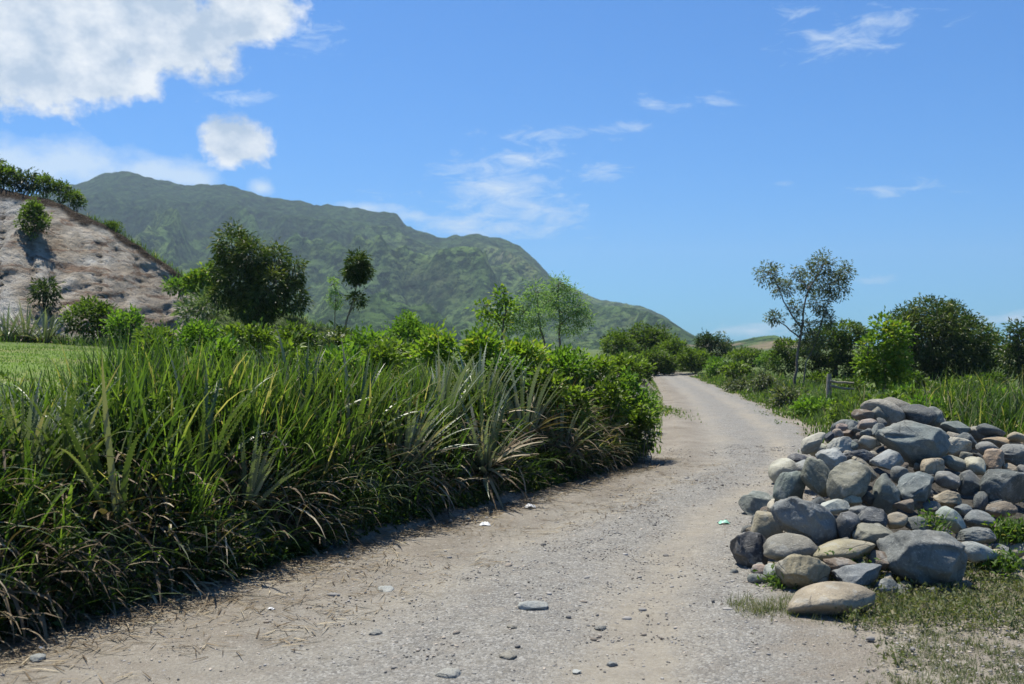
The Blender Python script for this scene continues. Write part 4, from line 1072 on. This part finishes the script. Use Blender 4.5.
ST = [
 (829,601,92,37,5,'T',0,'long smooth tan boulder lying lowest, at the very front of the heap'),
 (802,573,54,42,-8,'T',.7,'flat topped tan boulder with a dark stain, just above the lowest long one'),
 (843,551,62,21,13,'T',0,'long slim tan cobble slanting up to the right of the stained tan boulder'),
 (807,523,76,44,-25,'S',.8,'large blue grey block slanting down to the right over the lower left stones'),
 (791,549,54,31,-8,'TG',0,'rounded brown grey boulder tucked under the large slanting blue grey block'),
 (765,529,36,39,15,'T',0,'plump tan stone below the large slanting blue grey block, at its left end'),
 (750,552,36,41,0,'D',.8,'near black angular rock at the lower left corner of the heap'),
 (762,570,20,13,5,'P',0,'small pinkish tan stone at the foot of the near black corner rock'),
 (757,580,20,13,0,'G',.3,'small grey stone on the ground left of the stained tan boulder'),
 (774,573,18,19,0,'W',.4,'small pale grey stone wedged against the stained tan boulder\'s left side'),
 (734,572,9,8,0,'G',.3,'pebble lying apart at the far lower left of the heap'),
 (757,506,37,30,0,'G',.7,'angular grey stone standing out alone at the left edge, above the plump tan one'),
 (774,506,13,13,0,'LT',.2,'tiny pale stone pinched between the lone angular grey stone and the large slanting block'),
 (785,474,34,31,20,'LT',0,'pale cream boulder high on the left side of the heap'),
 (791,487,30,36,-22,'G',.3,'tall grey boulder leaning against the pale cream one'),
 (815,477,29,42,17,'TG',.2,'upright egg shaped tan grey boulder left of the big brown grey one'),
 (850,484,43,48,5,'TG',.25,'big humped brown grey boulder in the middle left of the heap'),
 (832,461,34,27,-32,'W',.6,'pale wedge shaped stone above the upright egg shaped boulder'),
 (799,459,24,11,5,'D',.4,'thin dark blue stone above the pale cream boulder'),
 (813,443,30,16,25,'LT',.2,'pale stone at the upper left outline, slanting up to the right'),
 (818,451,24,14,10,'LT',.2,'pale stone just under the slanting one at the upper left outline'),
 (842,446,32,20,0,'W',.4,'whitish flat stone in the upper left part of the heap'),
 (838,433,12,9,0,'P',.1,'small pinkish stone at the upper left outline'),
 (829,437,9,11,0,'D',.3,'tiny dark stone on the upper left outline'),
 (842,427,12,8,0,'P',.1,'small rosy stone next to the speckled blue one near the top'),
 (853,426,14,13,0,'S',.3,'small blue grey stone near the top left, right of the rosy one'),
 (848,434,12,9,0,'B',.3,'small brown stone under the small blue grey one near the top'),
 (853,446,11,11,0,'G',.3,'little grey stone between the whitish flat stone and the cream one'),
 (869,442,22,13,-8,'LT',.1,'cream coloured stone left of the largest blue slab'),
 (861,456,32,15,-12,'D',.6,'near black slab lying below the cream stone left of the blue slab'),
 (845,457,13,9,0,'G',.3,'small grey stone above the big humped boulder'),
 (864,468,32,12,-45,'T',.3,'narrow tan stone slanting steeply beside the big humped boulder'),
 (862,415,22,14,8,'B',.3,'brownish stone topping the left end of the heap'),
 (880,413,23,19,0,'TG',.15,'round grey tan stone, highest on the left of the heap'),
 (867,424,20,11,0,'P',.2,'pinkish grey stone right under the round highest one'),
 (878,432,15,19,10,'G',.3,'grey upright stone squeezed left of the largest blue slab'),
 (866,433,12,9,0,'S',.3,'small slate stone under the pinkish grey one'),
 (911,444,72,46,-10,'S',.75,'largest blue grey slab with a sunlit top and shaded front, crowning the heap'),
 (934,418,20,23,0,'G',.8,'pointed grey stone standing up like a small pyramid on top'),
 (936,432,17,10,0,'B',.3,'small brown stone under the pyramid shaped one'),
 (955,428,28,15,-8,'S',.6,'pale blue stone right of the pyramid shaped one'),
 (967,441,22,16,-25,'S',.6,'bluish stone with a chipped edge right of the broad cream stone'),
 (952,446,36,20,-5,'LT',.2,'broad cream stone right of the largest blue slab'),
 (966,457,15,11,0,'TG',.1,'little tan grey stone under the broad cream one'),
 (981,434,26,15,-18,'TG',.1,'tan grey oval stone in the upper right of the heap'),
 (992,431,28,12,-15,'DG',.1,'dark grey long stone on the upper right outline'),
 (1003,443,38,13,-4,'O',.1,'long orange stone in the upper right of the heap'),
 (1018,437,20,10,-5,'T',.1,'tan stone on the outline at the right edge'),
 (987,449,22,15,-12,'G',.1,'smooth grey oval stone left of the orange one'),
 (1017,455,38,22,-4,'G',.2,'smooth grey boulder at the right edge under the orange stone'),
 (994,460,21,23,20,'O',.9,'jagged rusty brown stone below the orange one'),
 (976,467,22,19,10,'LT',.2,'pale round cornered stone left of the jagged rusty one'),
 (1010,468,15,9,0,'T',.1,'small tan stone right of the jagged rusty one'),
 (1002,487,52,36,4,'DG',.35,'big dark grey boulder at the right edge, lower middle height'),
 (886,461,32,22,14,'W',.5,'pale grey stone at the lower left corner of the largest blue slab'),
 (932,467,25,21,28,'T',.4,'tan stone under the right end of the largest blue slab'),
 (953,463,27,15,-14,'TG',0,'smooth oval stone between the tan stone and the pale round cornered one'),
 (900,475,18,18,0,'G',0,'round grey stone below the largest blue slab'),
 (948,480,25,18,-20,'G',.2,'speckled grey oval stone in the right middle of the heap'),
 (970,483,24,26,-10,'S',.6,'dark bluish block between the speckled oval and the big dark grey boulder'),
 (916,491,42,36,12,'S',.8,'dark slate block with one sunlit flat face, centre of the heap'),
 (887,494,26,40,-14,'G',.7,'tall cracked grey stone standing left of the dark slate block'),
 (948,499,30,18,-5,'T',.3,'tan stone below the speckled grey oval'),
 (1001,509,32,17,0,'B',.2,'brown stone under the big dark grey boulder at the right'),
 (1024,471,14,13,0,'G',.2,'small grey stone cut by the right edge of the photo'),
 (833,507,32,15,6,'W',.5,'pale flat stone above the middle gap, below the humped boulder'),
 (852,499,19,14,0,'LT',.3,'small cream stone at the foot of the big humped boulder'),
 (859,512,24,13,0,'G',.4,'grey stone right of the pale flat one, below the humped boulder'),
 (873,520,32,23,-8,'D',.3,'dark domed stone left of the small round yellowish one'),
 (897,521,22,18,8,'T',0,'small round yellowish stone in the centre of the heap'),
 (847,527,25,32,-10,'DG',.7,'dark angular stone right of the large slanting blue grey block'),
 (875,536,44,26,-18,'TG',.4,'brown grey humped stone left of the massive lower rock'),
 (845,567,44,19,-5,'B',.6,'brown rock in shadow between the slim tan cobble and the stained boulder'),
 (860,577,48,26,12,'S',.7,'bluish grey rock right above the lowest long tan boulder'),
 (880,562,21,22,0,'B',.6,'brown stone left of the massive lower rock'),
 (887,587,23,17,0,'G',.3,'small grey stone in the grass under the massive lower rock\'s left end'),
 (926,557,82,58,-14,'G',.85,'massive rough grey rock, biggest in the lower right of the heap'),
 (943,541,16,20,20,'W',.7,'whitish chunk on top of the massive lower rock'),
 (979,554,38,21,-26,'W',.1,'pale smooth oval stone leaning on the massive rock\'s right end'),
 (976,536,37,17,3,'S',.5,'pale bluish streaked stone behind the leaning pale oval'),
 (979,520,33,18,-3,'G',0,'round backed grey stone above the pale bluish streaked one'),
 (951,520,25,27,10,'W',.3,'greyish white stone left of the round backed grey one'),
 (920,525,28,17,-8,'DG',.7,'dark three cornered stone right of the small round yellowish one'),
 (963,509,18,11,-10,'S',.4,'small slate stone above the greyish white one'),
 (998,554,20,10,-5,'T',.1,'small tan stone in the grass right of the leaning pale oval'),
 (905,507,22,14,10,'B',.4,'brown stone below the dark slate block'),
 (932,507,20,12,0,'DG',.4,'dark little stone between the slate block and the tan one'),
 (820,560,14,10,0,'DG',.4,'small dark stone showing under the slim tan cobble'),
]
for r_ in ST: place_stone(*r_)
# a hand-sized stain on the stained boulder is left to the stone material
# smaller stones that fill the gaps and build the far side of the heap
Rc = np.array([r[0] for r in rocks]); Rs = np.array([[r[1], r[2], r[3]] for r in rocks])
small = [rock_mesh(1, .85, .7, a, 3, 900+i) for i, a in enumerate((0, .2, .5, .8, .1, .6, 0, .9, .3))]
for me in small: me.materials.append(M['rock'])
cnt = 0; placed = []
tries = 0
while cnt < 195 and tries < 9000:
    tries += 1
    x = rng.uniform(1.5, 6.2); y = rng.uniform(6.1, 12.8)
    if tries % 2: y = rng.uniform(6.2, 10); x = rng.uniform(1.55, .52*y)
    z = float(mound(x, y))
    if z < -.02: continue
    front = abs(512+x/y*F-870) < 170 and y < 10.2
    r = rng.uniform(.035, .085) if front else rng.uniform(.12, .22)
    c = np.array([x, y, z+(-.02 if front else r*.25)])
    if front and ((((c-Rc)/(Rs*1.0+r*.35))**2).sum(1) < 1).any(): continue
    if any(np.linalg.norm(c-q) < (r+s)*.62 for q, s in placed): continue
    placed.append((c, r)); cnt += 1
    me = small[cnt % len(small)]
    o = bpy.data.objects.new('stone', me); C.objects.link(o); o.location = c; o.scale = (r*rng.uniform(.9, 1.3), r, r*rng.uniform(.8, 1.1)); o.rotation_euler = tuple(rng.uniform(-.6, .6, 2))+(rng.random()*6.28,)
    k = ['T', 'W', 'G', 'S', 'DG', 'W', 'B', 'TG', 'G', 'LT'][int(rng.integers(10))]; base = np.array(COL[k])*rng.uniform(.8, 1.1); o.color = (*base, 1)
    if front: tag(o, 'small stone wedged in a gap between the bigger ones of the heap', 'stone', 'small stones filling the gaps of the heap')
    else: tag(o, 'fist to head sized stone on the far side or the right flank of the heap', 'stone', 'stones on the far side of the heap')
# earth and grit under the stones
gx = np.linspace(1.2, 7.0, 130); gy = np.linspace(5.7, 13.2, 160); GX, GY = np.meshgrid(gx, gy)
GZ = mound(GX, GY)-.32+.05*fbm(GX*5, GY*5, o=3, s=171); GZ = np.maximum(GZ, height(GX, GY)-.25)
mo_ = link('rubble', raw_mesh('rubble', np.stack([GX.ravel(), GY.ravel(), GZ.ravel()], 1), grid_faces(130, 160), {'lawn': np.zeros(GX.size), 'wild': np.zeros(GX.size)}, True), M['grit'])
tag(mo_, 'loose earth and grit under the stones of the heap', 'rubble', kind='stuff')
# green weed among the stones at the right
def weed(px, Yd, w, h, label):
    shrub(px, 348+1, w, h, Yd, 'bright', label, 'weeds growing out of the stone heap')
def tuft(px, py, n, ln, label, kind='grass'):
    ys = np.linspace(5.4, 13, 400); xs = (px-512)/F*ys; zs = H+(HZ-py)/F*ys
    g_ = np.maximum(mound(xs, ys), height(xs, ys)); i = np.argmax(zs <= g_+.02); c = np.array([xs[i], ys[i], zs[i]])
    sp = Soup(); p = rng.normal(size=(n, 3))*[.06, .05, 0]
    blades(sp, p, rng.random(n)*6.28, ln*rng.uniform(.5, 1.2, n), rng.uniform(.006, .013, n), rng.uniform(0, .5, n), rng.uniform(.6, 1.7, n), .5+.2*rng.normal(size=n), nseg=5)
    q = np.repeat(p, 3, 0)+rng.normal(size=(n*3, 3))*[.05, .05, .04]+[0, 0, ln*.4]
    leaves(sp, q, rng.normal(size=q.shape), .05, .022, .5+.2*rng.normal(size=len(q)))
    o = link('weed', sp.mesh('weed'), M[kind], loc=tuple(c-[0, 0, .03])); tag(o, label, 'weed', 'weeds among the stones')
tuft(1012, 538, 190, .20, 'bushy green weed between the right end of the heap and the photo edge')
tuft(930, 530, 34, .22, 'thin grass tuft sprouting behind the massive lower rock')
tuft(1014, 492, 60, .2, 'green weed in the dark gap under the big dark grey boulder', 'leaf_mid')
tuft(1000, 565, 90, .12, 'low weed in front of the small tan stone at the right')
tuft(782, 582, 80, .07, 'low green weed at the foot of the stained tan boulder')
tuft(850, 560, 26, .08, 'little green weed between the slim cobble and the shaded brown rock')
verge()

# ------------------------------------------------------------------ gravel, straw, stones on the road
def scatter():
    V, Fc = ICO[2]
    protos = []
    for i in range(8):
        r = np.random.default_rng(i); p = V.copy()
        for k in range(6):
            nrm = unit(r.normal(size=3)); s = p@nrm-r.uniform(.55, .85); p = p-np.outer(np.where(s > 0, s, 0), nrm)
        protos.append(p*[1, .8, .55])
    n = 46000
    y = 3.3+13*rng.random(n)**1.6; t_ = rng.random(n)
    Lx = smooth_interp(y, LY, LX)-.1; Rx_ = smooth_interp(y, RY, RX)+.5; Rx_ = np.where(y < 6, Rx_+.8, Rx_); x = Lx+(Rx_-Lx)*t_
    gt = .20+.9*np.exp(-((t_-.50)/.14)**2)+.35*np.exp(-((t_-.14)/.09)**2)+.9*np.exp(-((t_-.92)/.12)**2)
    gt *= .25+1.7*np.clip(.5+1.6*fbm(x*1.6, y*1.1, o=3, s=181), 0, 1)
    k = rng.random(n) < gt*.8; x = x[k]; y = y[k]; n = len(x)
    s = .0035+.0085*rng.random(n)**2.4+.026*(rng.random(n) < .012)*rng.random(n)
    z = roadz(x, y)+s*.1
    for name, sel, colr in (('gravel', rng.random(n) < .62, (.25, .235, .215)), ('gravel', None, (.33, .28, .225))):
        if sel is None: sel = ~prev
        prev = sel
        idx = np.where(sel)[0]; sp = Soup()
        for q in range(8):
            ii = idx[q::8]; m = len(ii); an = rng.random(m)*6.28
            p = protos[q][None]*s[ii][:, None, None]*rng.uniform(.7, 1.3, (m, 1, 3))
            ca, sa = np.cos(an)[:, None], np.sin(an)[:, None]
            xx = p[:, :, 0]*ca-p[:, :, 1]*sa; yy_ = p[:, :, 0]*sa+p[:, :, 1]*ca
            pv = np.stack([xx+x[ii][:, None], yy_+y[ii][:, None], p[:, :, 2]+z[ii][:, None]], 2)
            sp.add(pv, (Fc[None]+np.arange(m)[:, None, None]*len(V)).reshape(-1, 3), np.repeat(rng.random(m), len(V)))
        o = link('gravel', sp.mesh('gravel'), None); o.data.materials.append(grav_mat(colr))
        tag(o, 'loose grey gravel strewn over the road' if colr[0] < .3 else 'loose tan gravel strewn over the road', 'gravel', kind='stuff')
    # straw and twig litter
    sp = Soup(); n = 8500
    y = 3.6+10.5*rng.random(n)**1.3; e = rng.random(n)**1.5*1.9-.1; x = smooth_interp(y, LY, LX)+e*.9
    k = rng.random(n) < np.clip(.4+fbm(x*1.6, y*1.6, s=191)*1.4, .03, 1); x = x[k]; y = y[k]; n = len(x)
    p = np.stack([x, y, roadz(x, y)+.008], 1)
    blades(sp, p, rng.random(n)*6.28, rng.uniform(.03, .19, n), rng.uniform(.0022, .009, n), rng.uniform(1.45, 1.57, n), rng.uniform(1.5, 1.62, n), rng.random(n)**.8, nseg=3)
    o = link('straw', sp.mesh('straw'), M['dead']); tag(o, 'dry straw and twig bits scattered on the dirt beside the hedge', 'litter', kind='stuff')
def grav_mat(colr):
    m, nt, out = mat_new('gravel_stone'); b = NB(nt)
    v = b.attr('var'); f = b.ramp(v, (0, .35), (.5, .95), (.85, 1.3), (1, 1.6))
    c = b.mix(1, (*colr, 1), f, 'MULTIPLY')
    p = b.n('ShaderNodeBsdfPrincipled', i_Base_Color=c, i_Roughness=.85); nt.links.new(p.outputs[0], out.inputs[0]); return m
scatter()
def road_stone(px, py, w, h, col, label, ang=.5, thick=.6):
    Yd = H/((py-HZ)/F)
    c = P(px, py, Yd); c[2] = roadz(c[0], c[1])+h/F*Yd*.12
    a = w/F*Yd/2; me = rock_mesh(a, min(h/F*Yd*1.6, a*1.1), a*.42, max(ang, .6), 4, int(rng.integers(1e6))); me.materials.append(M['rock'])
    o = bpy.data.objects.new('stone', me); C.objects.link(o); o.location = c; o.rotation_euler = (0, 0, rng.uniform(-.3, .3)); o.color = (*COL[col], 1)
    tag(o, label, 'stone', 'flat stones set in the road surface')
road_stone(533, 611, 32, 6, 'W', 'long flat pale stone in the middle of the road surface', .6)
road_stone(508, 660, 18, 11, 'TG', 'roundish tan stone near the bottom of the photo on the road', .2, .8)
road_stone(448, 679, 26, 12, 'W', 'pale stone at the bottom edge of the photo with straw on it', .3, .8)
road_stone(376, 633, 15, 8, 'G', 'flat grey stone in the left wheel track', .4)
road_stone(37, 660, 17, 14, 'G', 'grey stone in the shade at the bottom left corner', .2, .9)
road_stone(577, 672, 10, 7, 'W', 'small whitish stone at the bottom, right of the roundish tan one', .3)
road_stone(612, 662, 12, 7, 'G', 'small grey stone lowest of the three near the road centre', .4)
road_stone(512, 631, 11, 6, 'TG', 'small tan stone between the long flat and the roundish one', .3)
road_stone(600, 627, 12, 5, 'G', 'grey chip right of the long flat pale stone', .6)
road_stone(386, 589, 17, 6, 'W', 'pale flat stone at the left edge of the gravel', .4)

def scrap(px, py, w, h, colr, label):
    Yd = H/((py-HZ)/F); c = P(px, py, Yd); c[2] = roadz(c[0], c[1])
    n = 9; u, v = np.meshgrid(np.linspace(-1, 1, n), np.linspace(-1, 1, n)); a = w/F*Yd/2
    z = .35*a*(1+fbm(u*1.7+px, v*1.7, o=3, s=201)*1.6)*np.clip(1.2-u*u-v*v*.6, .05, 1)
    V = np.stack([u*a*(1+.2*fbm(v*2, px, s=203)), v*a*.8*(1+.25*fbm(u*2, py, s=205)), z+.006], -1).reshape(-1, 3)
    V2 = V-[0, 0, .002]
    Fq = grid_faces(n, n); m, nt, out = mat_new('plastic_scrap'); p = NB(nt).n('ShaderNodeBsdfPrincipled', i_Base_Color=(*colr, 1), i_Roughness=.45); nt.links.new(p.outputs[0], out.inputs[0])
    o = link('scrap', raw_mesh('scrap', np.concatenate([V, V2]), np.concatenate([Fq, Fq[:, ::-1]+n*n])), m, loc=tuple(c)); tag(o, label, 'litter', 'bits of litter on the road edge')
scrap(485, 527, 11, 6, (.5, .5, .5), 'crumpled white scrap beside the pale silvery rosette plant')
scrap(530, 508, 11, 6, (.5, .5, .5), 'crumpled white scrap farther along the hedge foot')
scrap(724, 524, 11, 5, (.25, .52, .38), 'faded green scrap on the road left of the stone heap')
scrap(40, 649, 6, 4, (.55, .55, .55), 'tiny white scrap in the shaded bottom left corner')
scrap(271, 609, 6, 4, (.55, .55, .55), 'tiny white scrap where the hedge\'s shadow ends')

# ------------------------------------------------------------------ light, sky, haze, camera
EL = 69.0
hdir = np.array([-.60, .78]); hdir /= np.linalg.norm(hdir)
sv = Vector((hdir[0]*math.cos(R(EL)), hdir[1]*math.cos(R(EL)), math.sin(R(EL))))
sl = bpy.data.lights.new('sun', 'SUN'); sl.energy = 5.0; sl.angle = R(.53); sl.color = (1, .95, .83)
so = bpy.data.objects.new('sun', sl); C.objects.link(so); so.rotation_euler = sv.to_track_quat('Z', 'Y').to_euler(); so.location = (0, 0, 30)

def sky():
    wd = bpy.data.worlds.new('World'); bpy.context.scene.world = wd; wd.use_nodes = True
    nt = wd.node_tree; nt.nodes.clear(); b = NB(nt)
    out = nt.nodes.new('ShaderNodeOutputWorld')
    st = nt.nodes.new('ShaderNodeTexSky'); st.sky_type = 'NISHITA'; st.sun_disc = False
    st.sun_elevation = R(EL); st.sun_rotation = math.atan2(sv.x, sv.y)
    st.altitude = 300; st.air_density = 1.0; st.dust_density = .35; st.ozone_density = 2.6
    tc = nt.nodes.new('ShaderNodeTexCoord')
    sx_ = nt.nodes.new('ShaderNodeSeparateXYZ'); nt.links.new(tc.outputs['Generated'], sx_.inputs[0])
    # azimuth and elevation of the direction looked in
    az = b.m('ARCTAN2', sx_.outputs[0], sx_.outputs[1]); el = b.m('ARCSINE', sx_.outputs[2])
    cb = nt.nodes.new('ShaderNodeCombineXYZ'); b.set(cb.inputs[0], az); b.set(cb.inputs[1], el)
    co = cb.outputs[0]
    def ang(px, py):
        x, z = (px-512)/F, (HZ-py)/F; return math.atan2(x, 1), math.atan2(z, math.hypot(1, x))
    def blob(px, py, rx_, ry_, s=1.0):
        a, e = ang(px, py)
        v = b.n('ShaderNodeVectorMath', operation='SUBTRACT'); b.set(v.inputs[0], co); v.inputs[1].default_value = (a, e, 0)
        w = b.n('ShaderNodeVectorMath', operation='MULTIPLY'); b.set(w.inputs[0], v.outputs[0]); w.inputs[1].default_value = (F/rx_, F/ry_, 0)
        l = b.n('ShaderNodeVectorMath', operation='LENGTH'); b.set(l.inputs[0], w.outputs[0])
        return b.m('MULTIPLY', b.m('SUBTRACT', 1.0, l.outputs['Value']), s)
    def field(bl):
        r = None
        for q in bl:
            f = blob(*q); r = f if r is None else b.m('SMOOTH_MAX', r, f, .12)
        return r
    n_c = b.noise(co, 15, 10, .62, .35); n_f = b.noise(b.scale(co, (1, 1.4, 1)), 28, 7, .62)
    cum = field([(55, 55, 105, 54), (150, 30, 105, 48), (245, 15, 58, 34), (105, 78, 62, 26), (20, 10, 130, 60), (-60, 50, 110, 60), (240, 144, 36, 27)])
    dn = b.m('ADD', cum, b.m('ADD', b.m('MULTIPLY', b.m('SUBTRACT', n_c, .5), 1.45), b.m('MULTIPLY', b.m('SUBTRACT', n_f, .5), .9)))
    cumd = b.mapr(dn, .0, .30); cumd = b.m('MULTIPLY', cumd, cumd) if 0 else cumd
    band = field([(60, 165, 120, 30), (150, 172, 70, 20), (188, 178, 40, 14, .9), (-60, 160, 120, 40), (262, 188, 18, 11, .9), (368, 208, 44, 9, .8), (410, 216, 30, 7, .6)])
    bd = b.mapr(b.m('ADD', band, b.m('MULTIPLY', b.m('SUBTRACT', n_f, .5), 1.4)), .05, .75, 0, .78)
    cs = b.scale(co, (1, 2.6, 1))
    rot = nt.nodes.new('ShaderNodeMapping'); b.set(rot.inputs[0], co); rot.inputs[2].default_value = (0, 0, R(-22)); rot.inputs[3].default_value = (1, 3.0, 1)
    n_w = b.noise(rot.outputs[0], 24, 8, .68, .6)
    cir = field([(500, 192, 72, 52, 1.15), (520, 160, 50, 16), (602, 172, 38, 12), (468, 226, 66, 22, 1.1), (540, 214, 60, 28, 1.1), (545, 134, 50, 10, .7), (620, 128, 34, 9, .7), (655, 105, 40, 9, .5), (705, 104, 30, 12, .7), (845, 40, 60, 22, .7), (870, 20, 70, 14, .6), (800, 10, 22, 8, .6), (785, 184, 16, 4, .6), (905, 188, 60, 8, .4), (880, 280, 22, 6, .6), (300, 35, 50, 14, .5), (245, 98, 40, 12, .8), (1010, 318, 50, 12, .8), (750, 330, 60, 8, 1.0), (590, 238, 14, 4, .5), (430, 205, 60, 14, .4)])
    cd = b.mapr(b.m('ADD', cir, b.m('MULTIPLY', b.m('SUBTRACT', n_w, .53), 3.4)), .08, 1.45, 0, .9)
    # billowing tops brighter than the thick undersides
    shade = b.noise(b.scale(co, (1, 1.3, 1)), 7, 6, .55, .3)
    hi = (14.6, 14.9, 15.2); lo = (7.4, 9.0, 11.2)
    ccol = b.mix(b.mapr(b.m('ADD', shade, b.m('MULTIPLY', b.m('SUBTRACT', n_f, .5), .6)), .40, .62), (*lo, 1), (*hi, 1))
    c = b.mix(1.0, st.outputs[0], (.44, 1.30, 2.2, 1), 'MULTIPLY')
    # haze whitening low over the horizon is the sky texture's own
    c = b.mix(cd, c, (11.5, 13.2, 15.0, 1)); c = b.mix(bd, c, (11.5, 13.4, 15.2, 1)); c = b.mix(cumd, c, ccol)
    bg = nt.nodes.new('ShaderNodeBackground'); nt.links.new(c, bg.inputs[0]); bg.inputs[1].default_value = .0435
    nt.links.new(bg.outputs[0], out.inputs[0])
sky()

def haze():
    x0, x1, y0, y1, z0, z1 = -4300, 4300, -400, 4300, -90, 420
    V = np.array([[x, y, z] for z in (z0, z1) for y in (y0, y1) for x in (x0, x1)], float)
    Fc = np.array([[0, 2, 3, 1], [4, 5, 7, 6], [0, 1, 5, 4], [2, 6, 7, 3], [0, 4, 6, 2], [1, 3, 7, 5]])
    m, nt, out = mat_new('haze'); v = nt.nodes.new('ShaderNodeVolumePrincipled')
    v.inputs['Color'].default_value = (.66, .84, 1.0, 1); v.inputs['Density'].default_value = .00017; v.inputs['Anisotropy'].default_value = .3
    nt.links.new(v.outputs[0], out.inputs['Volume'])
    o = link('haze', raw_mesh('haze', V, Fc), m); tag(o, 'pale blue haze of the warm air', 'haze', kind='stuff')
haze()

cam = bpy.data.cameras.new('camera'); co_ = bpy.data.objects.new('camera', cam); C.objects.link(co_)
cam.sensor_width = 36; cam.lens = F*36/1024; cam.clip_end = 12000; cam.clip_start = .05
co_.location = (0, 0, H); co_.rotation_euler = (R(90), 0, 0); cam.shift_y = 6/1024
cam.dof.use_dof = True; cam.dof.focus_distance = 9.5; cam.dof.aperture_fstop = 3.2
sc = bpy.context.scene; sc.camera = co_
sc.view_settings.view_transform = 'Standard'; sc.view_settings.look = 'None'; sc.view_settings.gamma = 1; sc.view_settings.exposure = .56
sc.cycles.max_bounces = 7; sc.cycles.transparent_max_bounces = 8; sc.cycles.volume_bounces = 0; sc.cycles.use_denoising = True
